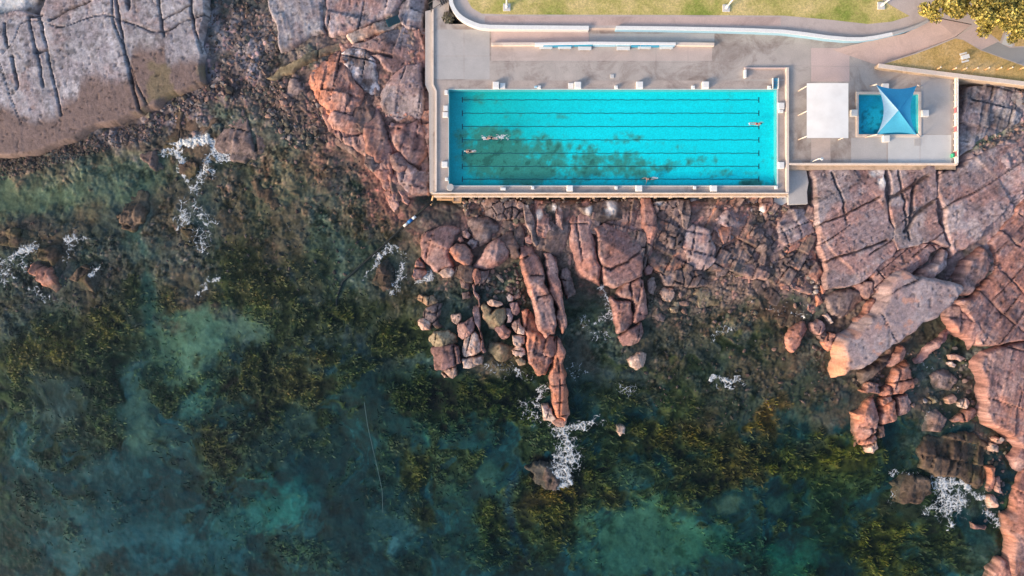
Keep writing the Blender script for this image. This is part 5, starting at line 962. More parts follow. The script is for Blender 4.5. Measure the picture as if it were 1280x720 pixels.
# ------------------------------------------------------------------ terraces
ZD = 3.0; ZP = 3.9
def D(px, py, z=ZD): return W(px, py, z)
def DP(poly, z=ZD): return [W(p[0], p[1], z) for p in poly]
def plate(name, xs, ys, cells, z1, z0, mat, zf=ZD):
    """slab on a px raster; cells(i,j) True where solid; side faces where the slab ends"""
    mb = MB(); X = [W(x, 0, zf)[0] for x in xs]; Y = [W(0, y, zf)[1] for y in ys]
    vid = {}
    def v(i, j, z):
        k = (i, j, z)
        if k not in vid: vid[k] = len(mb.v); mb.v.append((X[i], Y[j], z))
        return vid[k]
    on = lambda i, j: 0 <= i < len(xs) - 1 and 0 <= j < len(ys) - 1 and cells(i, j)
    for i in range(len(xs) - 1):
        for j in range(len(ys) - 1):
            if not on(i, j): continue
            mb.f.append((v(i, j + 1, z1), v(i + 1, j + 1, z1), v(i + 1, j, z1), v(i, j, z1)))
            for di, dj, a, b in ((-1, 0, (i, j), (i, j + 1)), (1, 0, (i + 1, j + 1), (i + 1, j)), (0, -1, (i + 1, j), (i, j)), (0, 1, (i, j + 1), (i + 1, j + 1))):
                if not on(i + di, j + dj):
                    mb.f.append((v(*a, z0), v(*b, z0), v(*b, z1), v(*a, z1)))
    o = mb.build(name, mat); o['kind'] = 'structure'; return o
# big terrace slab (pool and paddling pool are holes); it goes under the park wall at the back
xs = [541, 561, 971, 985, 1073, 1148, 1193]; ys = [-40, 30, 80, 112, 118, 168, 206, 232, 241]
def on(i, j):
    x = (xs[i] + xs[i + 1]) / 2; y = (ys[j] + ys[j + 1]) / 2
    if 561 < x < 971 and 112 < y < 232: return False
    if 1073 < x < 1148 and 118 < y < 168: return False
    if x > 985 and y > 206: return False
    if y < 30 and x > 561: return False
    if x > 1148 and y < 80: return False
    return True
plate('pool_terrace', xs, ys, on, ZD, -1.6, M['deck'])
def strip(name, poly, lvl, mat, z=ZD): return sheet(name, DP(poly, z), z + .004 * lvl, mat)
# surface zones on the terrace, each 4 mm above the one below
def frame(name, o, i, lvl, mat, z=ZD):
    (x0, y0, x1, y1), (a0, b0, a1, b1) = o, i
    X = [x0, a0, a1, x1]; Y = [y0, b0, b1, y1]; mb = MB()
    for a in range(3):
        for b in range(3):
            if a == 1 and b == 1: continue
            if X[a] == X[a + 1] or Y[b] == Y[b + 1]: continue
            q = DP([(X[a], Y[b + 1]), (X[a + 1], Y[b + 1]), (X[a + 1], Y[b]), (X[a], Y[b])], z)
            mb.add([(*p, z + .004 * lvl) for p in q], [(0, 1, 2, 3)])
    o = mb.build(name, mat); o['kind'] = 'structure'; return o
frame('pool_surround', (546, 101, 980, 240), (561, 112, 971, 232), 1, M['surround'])
strip('terrace_panel', [(546, 37), (612, 37), (612, 99), (546, 99)], 1, M['greyc'])
strip('terrace_panel', [(930, 84), (980, 84), (980, 99), (930, 99)], 1, M['surround'])
strip('terrace_panel', [(1014, 60), (1062, 60), (1062, 102), (1014, 102)], 1, M['ramp'])
strip('terrace_panel', [(1014, 173), (1038, 173), (1038, 204), (1014, 204)], 1, M['brownpave'])
strip('terrace_panel', [(1110, 168.6), (1189, 168.6), (1189, 204.5), (1110, 204.5)], 1, M['pale'])
strip('terrace_panel', [(1151, 100), (1188, 98), (1188, 168), (1151, 168)], 1, M['greyc'])
strip('terrace_panel', [(614, 58), (890, 58), (890, 76), (614, 76)], 1, M['brownpave'])
strip('terrace_panel', [(737, 42), (893, 42), (893, 52), (737, 52)], 1, M['greyc'])
strip('terrace_panel', [(1064, 172.5), (1108, 172.5), (1108, 204), (1064, 204)], 1, M['greyc'])
# saw-cut joints between the terrace slabs
jm = MB()
for a, b in [((612, 78), (930, 78)), ((545, 100.4), (930, 100.4)), ((694, 78), (694, 99)), ((760, 78), (760, 99)), ((860, 56), (860, 99)), ((900, 56), (900, 99)), ((1013, 58), (1013, 102)), ((985.5, 82), (1100, 84)), ((1038, 173), (1038, 205)), ((1109, 170), (1109, 205)), ((640, 58), (640, 99)), ((820, 58), (820, 99)), ((546, 70), (612, 70)), ((580, 38), (580, 99)), ((1062, 60), (1062, 102)), ((1150, 98), (1150, 205))]:
    p, q = np.array(D(*a)), np.array(D(*b)); c = (p + q) / 2; d = q - p
    jm.obox(c, np.linalg.norm(d), .05, ZD + .002, ZD + .010, math.atan2(d[1], d[0]))
o = jm.build('terrace_joints', M['surround']); o['kind'] = 'structure'
# lower ledge on the sea side at the left
mb = MB(); mb.prism(DP([(531.5, 14), (540.6, 12), (540.6, 108), (544.4, 116), (544.4, 240), (537, 240), (536, 116), (531.5, 106)], 2.6), -1.6, 2.6)
tag(mb.build('sea_ledge', M['greyc']), 'grey concrete ledge along the left side of the pool terrace', 'ledge')
def kerb(name, line, thick, z0, z1, mat, label, cat, z=ZD, bevel=.02):
    o = MB().wall(DP(line, z), thick, z0, z1).build(name, mat, bevel=bevel); return tag(o, label, cat)
kerb('kerb_wall', [(541.2, 12), (541.2, 106), (545.2, 114), (545.2, 240)], .28, 2.4, 3.22, M['cream'], 'thin pale kerb wall along the left edge of the pool terrace', 'wall')
# sea wall parapet under the pool
pr = empty('sea_wall', (*D(763, 243), -1.2), 'long cream parapet wall holding the pool terrace above the rocks', 'wall')
x0, y1 = D(541.5, 241.2); x1, y0 = D(984.6, 245.0)
MB().box(x0, x1, y0 + .10, y1, -1.6, 3.05).build('retaining_wall', M['oldwall'], pr)
MB().box(x0, x1, y1 - .16, y1 + .02, 3.053, 3.40).build('coping', M['cream'], pr, bevel=.03)
MB().box(x0 + .05, x1 - .05, y0 - .1, y0 + .09, 2.2, 2.62).build('ledge', M['cream'], pr, bevel=.03)
for i in range(23):
    x = x0 + 1 + (x1 - x0 - 2) * i / 22
    MB().box(x - .14, x + .14, y0 - .16, y0 + .095, -1.6, 2.19).build('buttress', M['oldwall'], pr)
kerb('kerb_wall', [(983.4, 85), (983.4, 241)], .42, 2.9, 3.36, M['cream'], 'cream kerb wall dividing the pool from the paddling terrace', 'wall')
kerb('kerb_wall', [(930, 85.5), (981.5, 85.5)], .22, 3.0, 3.25, M['ramp'], 'short pinkish kerb above the top right corner of the pool', 'wall')
kerb('kerb_wall', [(930.6, 88), (930.6, 98)], .3, 3.0, 3.5, M['white'], 'stubby white upright kerb near the top right corner of the pool', 'wall')
# paddling terrace parapet and landing
mb = MB(); mb.box(*[D(985.2, 0)[0], D(1196, 0)[0]], D(0, 211.5)[1], D(0, 206.3)[1], -1.2, 2.75)
tag(mb.build('ledge_wall', M['oldwall']), 'stained ledge wall along the bottom of the paddling terrace', 'wall')
kerb('kerb_wall', [(985.6, 205.4), (1193.6, 205.4)], .3, 2.9, 3.4, M['cream'], 'cream kerb wall along the bottom of the paddling terrace', 'wall')
MBl = MB(); MBl.prism(DP([(985.2, 212), (1008, 212), (1011, 228), (1009, 240), (1010, 255), (985.2, 256)], 1.9), -1.2, 1.9)
tag(MBl.build('landing_slab', M['greyc'], bevel=.06), 'grey concrete landing slab beside the lower right corner of the pool', 'slab')
MB().prism(DP([(968, 246.4), (984.6, 246.4), (984.6, 256.5), (966, 256)], 1.4), -1.2, 1.4).build('landing_step', M['pale'])
tag(bpy.data.objects['landing_step'], 'pale concrete step below the corner of the sea wall', 'step')

# ------------------------------------------------------------------ swimming pool
sp = empty('swimming_pool', (*D(766, 172), 1.2), 'long turquoise lap pool with black lane lines and algae patches', 'swimming pool')
def basin(parent, px0, py0, px1, py1, zf, colf, st, mat, liner):
    x0, y1 = D(px0, py0); x1, y0 = D(px1, py1)
    X, Y = np.meshgrid(np.arange(x0, x1 + st, st).clip(x0, x1), np.arange(y0, y1 + st, st).clip(y0, y1))
    c = colf((X - x0) / (x1 - x0), (y1 - Y) / (y1 - y0), X, Y)
    ny_, nx_ = X.shape; ids = np.arange(X.size).reshape(ny_, nx_)
    Fq = np.stack([ids[:-1, :-1].ravel(), ids[:-1, 1:].ravel(), ids[1:, 1:].ravel(), ids[1:, :-1].ravel()], 1)
    px_, py_, pz_ = parent.location
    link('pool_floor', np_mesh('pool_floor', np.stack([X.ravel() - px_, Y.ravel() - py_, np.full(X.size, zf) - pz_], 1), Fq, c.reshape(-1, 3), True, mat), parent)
    t = .06
    for a in ((x0 + .002, x0 + t, y0, y1), (x1 - t, x1 - .002, y0, y1), (x0 + t, x1 - t, y0 + .002, y0 + t), (x0 + t, x1 - t, y1 - t, y1 - .002)):
        MB().box(*a, zf, ZD + .012).build('pool_wall', liner, parent)
    return x0, y0, x1, y1
M['poolfloor'] = mat_attr('pool_floor_paint', 0.7, 0.93, 1.07, 1.2, 0.1, 0.02, fine=5)
M['poolwall'] = mat_speck('pool_wall_paint', (0.10, 0.45, 0.48), 0.08, 0.8, 6, 0.7, 0.05)
def floorcol(u, v, X, Y):
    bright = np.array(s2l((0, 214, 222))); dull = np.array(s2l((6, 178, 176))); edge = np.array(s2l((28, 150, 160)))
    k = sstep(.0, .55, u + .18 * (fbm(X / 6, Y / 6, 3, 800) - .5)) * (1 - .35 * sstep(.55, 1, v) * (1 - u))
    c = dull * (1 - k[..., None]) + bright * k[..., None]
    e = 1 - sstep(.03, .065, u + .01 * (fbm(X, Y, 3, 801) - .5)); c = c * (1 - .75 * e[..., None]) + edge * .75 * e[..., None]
    # algae: a broad murky tongue low in the left half, ragged blotches elsewhere
    n = fbm(X / 3.0, Y / 2.2, 5, 810, .62); n2 = fbm(X / .8, Y / .8, 5, 811, .62)
    body = np.zeros_like(u)
    for cu, cv, ru, rv, s in [(.15, .66, .14, .36, .95), (.22, .84, .13, .24, 1.0), (.10, .60, .10, .3, .7), (.30, .62, .12, .2, .6), (.10, .46, .10, .14, .7), (.36, .68, .16, .22, .62), (.50, .78, .20, .2, .75), (.42, .88, .12, .12, .6), (.62, .76, .14, .14, .5), (.53, .5, .1, .1, .4), (.76, .74, .1, .08, .4), (.85, .86, .12, .06, .45), (.93, .96, .05, .05, .9), (.10, .08, .1, .08, .3), (.3, .3, .1, .1, .18), (.68, .6, .12, .1, .34), (.79, .72, .08, .08, .38)]:
        r = np.hypot((u - cu) / ru, (v - cv) / rv); body = np.maximum(body, s * (1 - sstep(.35, 1.15, r)))
    a = sstep(.38, .80, body * .66 + n * .52 + (n2 - .5) * .75)
    al = np.array(s2l((58, 118, 98))) * (.78 + .44 * n2[..., None]); c = c * (1 - .85 * a[..., None]) + al * .85 * a[..., None]
    dk = sstep(.66, .76, n2 * .6 + n * .3 + body * .18); c = c * (1 - .45 * dk[..., None] * sstep(.2, .5, body)[..., None])
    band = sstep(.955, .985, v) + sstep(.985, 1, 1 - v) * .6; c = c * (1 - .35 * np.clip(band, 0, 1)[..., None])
    g = fbm(X / 9, Y / .5, 3, 815); c = c * (.93 + .14 * g[..., None])
    return c * np.array((1.25, 1.08, 1.08)) / ILL * POOLK
POOLK = 1.0
PZ = 1.95
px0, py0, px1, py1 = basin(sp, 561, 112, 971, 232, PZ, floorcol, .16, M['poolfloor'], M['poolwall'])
def poolpt(px, py): return (px0 + (px - 561) / 410 * (px1 - px0), py1 - (py - 112) / 120 * (py1 - py0))
for y in (122.5, 139.3, 156.2, 173, 189.8, 206.4, 222.6):
    a, b = poolpt(578, y), poolpt(951, y); mb = MB()
    nn = 90; xx = np.linspace(a[0], b[0], nn); wob = .022 * np.sin(xx * 1.9 + y * y) + .022 * np.sin(xx * 4.3 + 2.7 * y)
    mb.add([(x, a[1] - .055 + w_, PZ + .006) for x, w_ in zip(xx, wob)] + [(x, a[1] + .055 + w_, PZ + .006) for x, w_ in zip(xx, wob)], [(i, i + 1, nn + i + 1, nn + i) for i in range(nn - 1)])
    mb.box(a[0] - .16, a[0] - .001, a[1] - .42, a[1] + .42, PZ + .002, PZ + .010); mb.box(b[0] + .001, b[0] + .16, a[1] - .42, a[1] + .42, PZ + .002, PZ + .010)
    mb.build('lane_line', M['black'], sp)
mb = MB(); a = poolpt(951, 0)[0]
for x0_, y0_, x1_, y1_ in ((px0 - .10, py1 + .003, px1 + .22, py1 + .12), (px0 - .10, py0 - .14, px1 + .22, py0 - .003), (px0 - .10, py0, px0 - .003, py1), (px1 + .003, py0, px1 + .22, py1)):
    mb.box(x0_, x1_, y0_, y1_, ZD + .0015, ZD + .05)
mb.build('coping', M['whitegrey'], sp, bevel=.015)
# blue stair in the corner bay
st = MB(); bx0, by1 = D(964.6, 98.5); bx1, by0 = D(972.2, 111.4)
for k in range(7):
    yy0 = by0 + (by1 - by0) * k / 7; yy1 = by0 + (by1 - by0) * (k + .62) / 7
    st.box(bx0 + .1, bx1 - .1, yy0, yy1, ZD + .06 + .05 * k, ZD + .11 + .05 * k)
st.build('stair_treads', M['bluepaint'], sp)
MB().box(bx0, bx0 + .09, by0, by1, ZD + .06, ZD + .5).box(bx1 - .09, bx1, by0, by1, ZD + .06, ZD + .5).build('stair_sides', M['whitegrey'], sp)
w = link('pool_water', np_mesh('pool_water', [(px0 + .06, py0 + .06, 2.88), (px1 - .06, py0 + .06, 2.88), (px1 - .06, py1 - .06, 2.88), (px0 + .06, py1 - .06, 2.88)], [(0, 1, 2, 3)], None, False, M['poolwater'])); w['kind'] = 'structure'
# starting blocks and pads round the rim
def block(px, py, w, h, hz, mat, label, group):
    c = D(px, py)
    r = empty('starting_block', (c[0], c[1], ZD), label, 'block', group)
    b = MB(); b.box(c[0] - w / 2, c[0] + w / 2, c[1] - h / 2, c[1] + h / 2, ZD + .055, ZD + hz); b.build('plinth', mat, r, bevel=.03)
    MB().box(c[0] - w / 2 + .06, c[0] + w / 2 - .06, c[1] - h / 2 + .06, c[1] + h / 2 - .06, ZD + hz + .003, ZD + hz + .05).build('top_plate', M['white'], r)
TB = [(620, 107.5, .95, 1.0), (722, 107.5, 1.0, 1.0), (799, 107.3, 1.0, 1.0), (881, 107.2, 1.0, 1.0)]
BB = [(712, 236, .95, .9), (798, 236, 1.0, .9), (891, 236, 1.0, .9)]
SB = [(674, 109.4), (770, 109.5), (866, 109.6), (961, 109.8)]
SBB = [(666, 235), (770, 235), (868, 234.8), (969.5, 234.6)]
for i, (x, y, w_, h_) in enumerate(TB): block(x, y, w_, h_, .55, M['white'], ('first', 'second', 'third', 'last')[i] + ' from the left of the large white blocks along the top pool rim', 'large white blocks along the top rim')
for i, (x, y, w_, h_) in enumerate(BB): block(x, y, w_, h_, .55, M['white'], ('left', 'middle', 'right')[i] + ' one of the large white square blocks along the bottom rim of the pool', 'large white blocks along the bottom rim')
for i, (x, y) in enumerate(SB): block(x, y, .5, .5, .3, M['white'], ('first', 'second', 'third', 'last')[i] + ' from the left of the small white blocks along the top pool rim', 'small white blocks along the top rim')
for i, (x, y) in enumerate(SBB): block(x, y, .45, .5, .3, M['white'], ('first', 'second', 'third', 'last')[i] + ' from the left of the small white blocks along the bottom pool rim', 'small white blocks along the bottom rim')
for (x, y, w_, h_, lb) in [(558, 116, .5, .7, 'small white block at the top of the left pool rim'), (557.4, 136, .7, .85, 'greyish upper block of the close pair on the left pool rim'), (557, 144, .8, .8, 'white lower block of the close pair on the left pool rim'), (556, 206, .9, .9, 'large white block low on the left pool rim'), (558.5, 224.4, .45, .5, 'tiny white block near the bottom of the left pool rim'),
                          (975.6, 133, .95, 1.0, 'upper white block on the right pool rim'), (975.6, 207, .9, 1.0, 'lower white block on the right pool rim'), (975.4, 139.6, .7, .5, 'thin grey block under the upper block of the right pool rim'), (629, 236.4, .8, .45, 'flat white slab on the bottom pool rim near the left end')]:
    block(x, y, w_, h_, .35, M['whitegrey'] if 'grey' in lb else M['white'], lb, 'white blocks on the side rims')
for (x, y, w_, h_, lb) in [(628.3, 107.5, .85, .9, 'grey pad right of the first large block on the top rim'), (713.5, 107.5, .85, .9, 'grey pad left of the second large block on the top rim')]:
    block(x, y, w_, h_, .14, M['pale'], lb, 'grey pads beside the top rim blocks')
o = MB().box(*[D(668, 0)[0], D(671.6, 0)[0]], D(0, 110.4)[1], D(0, 108)[1], ZD + .06, ZD + .4).build('step_box', M['bluewhite'], bevel=.03); tag(o, 'pale blue box beside the small block on the top rim', 'box')
c = D(765, 95.5); o = MB().box(c[0] - .28, c[0] + .28, c[1] - .28, c[1] + .28, ZD + .012, ZD + .12).build('drain_cover', M['pale'], bevel=.02); tag(o, 'small pale square drain cover on the terrace above the pool', 'drain cover')
c = D(563, 234.6); o = MB().tube([(c[0], c[1], ZD + .006), (c[0], c[1], ZD + .5)], [.6, .52], 16).build('round_bin', M['greyc']); tag(o, 'round grey concrete tub at the bottom left corner of the pool', 'tub')

# ------------------------------------------------------------------ paddling pool
tp = empty('paddling_pool', (*D(1110, 143), 2.3), 'small square blue paddling pool half covered by a blue sail', 'paddling pool')
def padcol(u, v, X, Y):
    c = np.array(s2l((30, 168, 195))) * (.86 + .28 * fbm(X / .9, Y / .9, 4, 830)[..., None])
    m = sstep(.56, .66, fbm(X / .5, Y / .5, 4, 831)) * (1 - sstep(.25, .5, np.hypot(u - .28, (v - .66)))) ; return c * (1 - .45 * m[..., None]) / ILL * 1.05
qx0, qy0, qx1, qy1 = basin(tp, 1073, 118, 1148, 168, 2.45, padcol, .16, M['poolfloor'], M['poolwall'])
mb = MB()
for a in ((qx0 - .4, qx1 + .4, qy1 + .003, qy1 + .4), (qx0 - .4, qx1 + .4, qy0 - .4, qy0 - .003), (qx0 - .4, qx0 - .003, qy0, qy1), (qx1 + .003, qx1 + .4, qy0, qy1)): mb.box(*a, ZD + .0015, ZD + .12)
mb.build('coping', M['cream'], tp, bevel=.02)
w = link('pool_water', np_mesh('paddling_water', [(qx0 + .06, qy0 + .06, 2.9), (qx1 - .06, qy0 + .06, 2.9), (qx1 - .06, qy1 - .06, 2.9), (qx0 + .06, qy1 - .06, 2.9)], [(0, 1, 2, 3)], None, False, M['poolwater'])); w['kind'] = 'structure'
for (x, y, lb) in [(1066, 142, 'white plinth left of the paddling pool'), (1154.6, 142.4, 'white plinth right of the paddling pool'), (1106, 174, 'white plinth below the paddling pool'), (1105, 109.5, 'white plinth peeping out above the blue sail')]:
    c = D(x, y); r = empty('plinth', (c[0], c[1], ZD), lb, 'plinth', 'white plinths around the paddling pool')
    MB().box(c[0] - .5, c[0] + .5, c[1] - .5, c[1] + .5, ZD + .012, ZD + .5).build('base', M['whitegrey'], r, bevel=.03); MB().box(c[0] - .45, c[0] + .45, c[1] - .45, c[1] + .45, ZD + .503, ZD + .56).build('top_plate', M['white'], r)
# blue shade sail: four panels meeting over the pool, corners tied to leaning posts
zs = {'tl': 6.6, 'tr': 5.2, 'bl': 5.2, 'br': 6.6}
cr = {'tl': (1095, 106), 'tr': (1146, 107), 'bl': (1095.5, 168.5), 'br': (1145.5, 168.5)}
C3 = {k: np.array((*W(*cr[k], zs[k]), zs[k])) for k in cr}
ctr = np.array((*W(1123, 138, 5.9), 5.9))
sa = empty('shade_sail', (ctr[0], ctr[1], 5), 'four cornered shade sail with sun and shade painted into its blue, stretched over the paddling pool', 'shade sail')
def panel(a, b, mat, sag, parent):
    n = 14; vs = []; fs = []; A_, B_ = C3[a], C3[b]; inw = ctr - (A_ + B_) / 2; inw = inw / np.linalg.norm(inw)
    for i in range(n + 1):
        for j in range(n + 1):
            s = i / n; t_ = j / n; e = A_ * (1 - t_) + B_ * t_ + inw * sag * 4 * t_ * (1 - t_)
            p = ctr * (1 - s) + e * s; p = p - np.array((0, 0, .12 * math.sin(math.pi * s) * math.sin(math.pi * t_))); vs.append(p)
    for i in range(n):
        for j in range(n):
            q = i * (n + 1) + j; fs.append((q, q + n + 1, q + n + 2, q + 1))
    fs = [f for f in fs]
    MB().add(vs[:], fs).build('sail_panel', mat, parent, smooth=True)
panel('tl', 'bl', M['sailL'], 1.1, sa); panel('bl', 'br', M['sailM'], .35, sa); panel('br', 'tr', M['sailD'], .9, sa); panel('tr', 'tl', M['sailD'], .55, sa)
for k, (bx, by) in {'tl': (1088, 107.5), 'tr': (1151, 108), 'bl': (1082, 171.5), 'br': (1150.5, 171)}.items():
    b = D(bx, by); MB().tube([(b[0], b[1], ZD + .002), tuple(C3[k] + np.array((0, 0, .25)))], .09, 10).build('post', M['cream'], sa, smooth=True)
# white canopy
ca = empty('shade_canopy', (*D(1034, 139), ZD), 'big plain white rectangular shade canopy between the two pools', 'canopy')
zc = 5.8; x0, y1 = W(1008.5, 104, zc); x1, y0 = W(1060.5, 172.6, zc); n = 16; vs = []; fs = []
for i in range(n + 1):
    for j in range(n + 1):
        u, v = i / n, j / n
        vs.append((x0 + (x1 - x0) * u, y0 + (y1 - y0) * v, zc + .08 * math.sin(math.pi * u) - .02 * abs(math.sin(math.pi * v * 3)) ))
for i in range(n):
    for j in range(n): q = i * (n + 1) + j; fs.append((q, q + n + 1, q + n + 2, q + 1))
MB().add(vs, fs).build('canvas', M['canvas'], ca, smooth=True)
mb = MB()
for yy in (y0 + .2, (y0 + y1) / 2, y1 - .2): mb.tube([(x0 + .1, yy, zc - .08), ((x0 + x1) / 2, yy, zc - .03), (x1 - .1, yy, zc - .08)], .05, 6)
mb.build('frame', M['whitegrey'], ca)
for yy in (y0 + .35, (y0 + y1) / 2, y1 - .35):
    for xx, lean in ((x0 + .15, -.25), (x1 - .15, 0)):
        MB().tube([(xx + lean, yy, ZD + .012), (xx, yy, zc - .1)], .09, 8).build('post', M['cream'], ca, smooth=True)
# fence on the right with red and white panels
fe = empty('panel_fence', (*D(1192.5, 150), ZD), 'white fence with red panels along the right of the paddling terrace', 'fence')
fx = D(1192, 0)[0]; ya = D(0, 205)[1]; yb = D(0, 96)[1]
for k in range(15): y = ya + (yb - ya) * k / 14; MB().box(fx - .06, fx + .06, y - .06, y + .06, ZD + .002, ZD + .85).build('post', M['cream'], fe)
MB().box(fx + .063, fx + .20, ya, yb, ZD + .74, ZD + .84).build('top_rail', M['white'], fe)
MB().box(fx + .063, fx + .20, ya, yb, ZD + .1, ZD + .22).build('bottom_rail', M['white'], fe)
for k in range(14):
    y = ya + (yb - ya) * (k + .08) / 14; y2 = ya + (yb - ya) * (k + .92) / 14
    MB().box(fx - .05, fx - .01, y, y2, ZD + .25, ZD + .70).build('panel', M['red'] if k in (1, 5, 8) else M['white'], fe)
mb = MB(); mb.wall([(fx + .35, ya - .2), (fx + .35, yb)], .3, -1.0, ZD + .3); tag(mb.build('kerb_wall', M['cream'], bevel=.03), 'cream kerb wall outside the red and white panel fence', 'wall')
c = D(1189, 195); o = MB().box(c[0] - .15, c[0] + .15, c[1] - .28, c[1] + .28, ZD + .012, ZD + .6).build('green_box', M['green'], bevel=.04); tag(o, 'small green box against the fence low in the paddling terrace', 'box')
c = D(1147, 178); o = MB().box(c[0] - .5, c[0] + .5, c[1] - .5, c[1] + .5, ZD + .0075, ZD + .03).build('hatch_cover', M['greyc']); tag(o, 'grey square hatch cover on the pale concrete below the paddling pool', 'hatch')
r = empty('shower_post', (*D(1015, 202), ZD), 'white shower post casting a small head at the bottom of the paddling terrace', 'shower'); c = D(1015, 202)
MB().tube([(c[0], c[1], ZD + .002), (c[0], c[1], ZD + 2.2), (c[0] + .2, c[1], ZD + 2.35), (c[0] + .5, c[1], ZD + 2.35)], .07, 8).build('pole', M['white'], r, smooth=True)
MB().tube([(c[0] + .5, c[1], ZD + 2.22), (c[0] + .5, c[1], ZD + 2.33)], [.24, .12], 12).build('shower_head', M['white'], r); MB().box(c[0] - .25, c[0] + .25, c[1] - .25, c[1] + .25, ZD + .012, ZD + .06).build('base', M['greyc'], r)

# ------------------------------------------------------------------ benches under the stepped wall
def bench():
    r = empty('bench', (0, 0, ZD), '', 'bench', 'white benches under the stepped wall')
    for k in range(4): MB().box(-1.0, 1.0, -.26 + k * .135, -.26 + k * .135 + .115, ZD + .42, ZD + .47).build('seat_slat', M['white'], r)
    for x in (-.75, .75):
        MB().box(x - .06, x + .06, -.24, .24, ZD + .006, ZD + .417).build('leg', M['galv'], r)
    return r
b0 = bench(); BN = [(682, 58.9), (705.5, 58.9), (730.5, 60.4), (778.5, 60.4), (805, 58.9), (832, 59.0)]
kids = list(b0.children)
for i, (x, y) in enumerate(BN):
    if i == 0: b = b0
    else:
        b = b0.copy(); COL.objects.link(b)
        for ch in kids: c_ = ch.copy(); COL.objects.link(c_); c_.parent = b
    p = D(x, y + 1.3); b.location = (p[0], p[1], ZD); b['label'] = ('first', 'second', 'third', 'fourth', 'fifth', 'last')[i] + ' from the left of the six white benches under the blue stepped wall'
# ------------------------------------------------------------------ stepped wall (white top, blue face)
t1 = empty('stepped_wall', (*D(760, 54), ZD), 'low stepped wall with white top and blue painted face behind the benches', 'wall')
MB().wall(DP([(614, 55), (668, 54.8)], 3.5), .45, ZD + .012, 3.55).build('wall_end', M['cream'], t1, bevel=.03)
MB().wall(DP([(668.4, 54.8), (740, 53.6), (845, 54.6)], 3.8), .42, ZD + .012, 3.8).build('wall_body', M['white'], t1, bevel=.03)
MB().wall(DP([(845.4, 54.6), (893, 55.2)], 3.5), .5, ZD + .012, 3.5).build('wall_end', M['cream'], t1, bevel=.03)
for a, b, m in ((679, 716, 'bluepaint'), (717, 741, 'bluepaint'), (742, 770, 'bluewhite'), (771, 788, 'bluewhite'), (789, 800, 'bluepaint'), (801, 824, 'bluepaint'), (825, 843, 'bluewhite')):
    pa = W(a, 54.9 - .9 * (a > 700) , 3.6); pb = W(b, 54.9 - .9 * (700 < b < 800), 3.6); yy = min(pa[1], pb[1])
    MB().box(pa[0], pb[0], yy - .36, yy - .2, ZD + .05, 3.72).build('blue_panel', M[m], t1)
strip('ramp', [(614, 38), (736, 38), (736, 52.6), (614, 53.4)], 2, M['ramp'])
# ------------------------------------------------------------------ park above the pool
base = [(563, -260), (563, -40), (564, 4), (572, 18), (585, 27), (600, 33), (735, 35), (893, 36), (980, 39), (1030, 46), (1060, 49), (1092, 47), (1130, 40), (1158, 28), (1166, 20), (1215, 30), (1195, 46), (1145, 66), (1100, 81), (1190, 93), (1282, 104), (1420, 120), (1420, -260)]
MB().prism(DP(base, ZP), -1.6, ZP).build('park_ground', M['brownpave'])['kind'] = 'structure'
strip2 = lambda n, p, l, m: sheet(n, DP(p, ZP), ZP + .004 * l, m)
strip2('lawn', [(584, -260), (584, 0), (590, 10), (602, 17), (640, 18.2), (820, 18.6), (980, 19.5), (1040, 25), (1085, 30), (1115, 27), (1137, 20), (1116, 8), (1095, -5), (1060, -40), (1040, -260)], 2, M['lawn'])
strip2('paved_path', [(606, 20), (735, 20.4), (976, 21), (976, 32), (893, 32.4), (735, 31.6), (606, 29.5)], 1, M['pinkpave'])
strip2('dry_lawn', [(1146, 67), (1170, 58), (1194, 48), (1204, 50), (1226, 63), (1281, 83), (1420, 88), (1420, 118), (1282, 102), (1190, 91.4), (1104, 80.2)], 1, M['drygrass'])
strip2('plaza', [(1197, 45), (1219, 33), (1230, 38), (1247, 52), (1226, 62)], 2, M['ramp'])
strip2('asphalt', [(1226.5, 62.5), (1247.5, 52.5), (1262, 60), (1300, 58), (1420, 58), (1420, 87), (1281, 82)], 3, M['asphalt'])
strip2('path', [(1252, 55), (1261, 31), (1272, 32), (1265, 59)], 4, M['pale'])
strip2('dry_lawn', [(1230, 36), (1255, 20), (1258, 30), (1250, 52)], 3, M['drygrass'])
strip2('dry_lawn', [(1275, 26), (1420, 10), (1420, 56), (1300, 57), (1268, 58)], 2, M['drygrass'])
# ramp from the terrace up to the park
rp = [(1040, 62), (1098, 82), (1145, 66), (1194, 46), (1214, 31), (1168, 22), (1131, 42), (1092, 50)]
rz = [3.012, 3.012, 3.45, 3.93, 3.93, 3.93, 3.60, 3.25]
sheet('sloping_path', [W(p[0], p[1], z) for p, z in zip(rp, rz)], rz, M['pinkpave'])
# curved white walls between park and terrace
w0 = empty('curved_wall', (*D(600, 33), ZD), 'curved white topped wall around the left end of the lawn', 'wall')
ln = [(562.5, -30), (562.8, -8), (564, 4), (567, 11), (572, 18), (578, 23), (585, 27), (592, 30), (600, 32.6), (612, 33.8), (660, 34.4), (736, 35)]
MB().wall(DP(ln, 4.2), .42, ZD + .012, 4.2).build('wall_body', M['whitegrey'], w0)
MB().wall(DP(ln, 4.25), .62, 4.203, 4.30).build('coping', M['white'], w0)
w1_ = empty('curved_wall', (*D(960, 40), ZD), 'long white and pale blue topped wall swinging right to the ramp', 'wall')
ln = [(770, 34.6), (830, 35.3), (893, 36.4), (940, 37.6), (980, 39.4), (1010, 43), (1035, 46.6), (1060, 48.8), (1078, 48.8), (1095, 46.6), (1115, 42.4), (1132, 38), (1148, 32), (1160, 26)]
MB().wall(DP(ln, 4.2), .36, ZD + .012, 4.2).build('wall_body', M['bluewhite'], w1_)
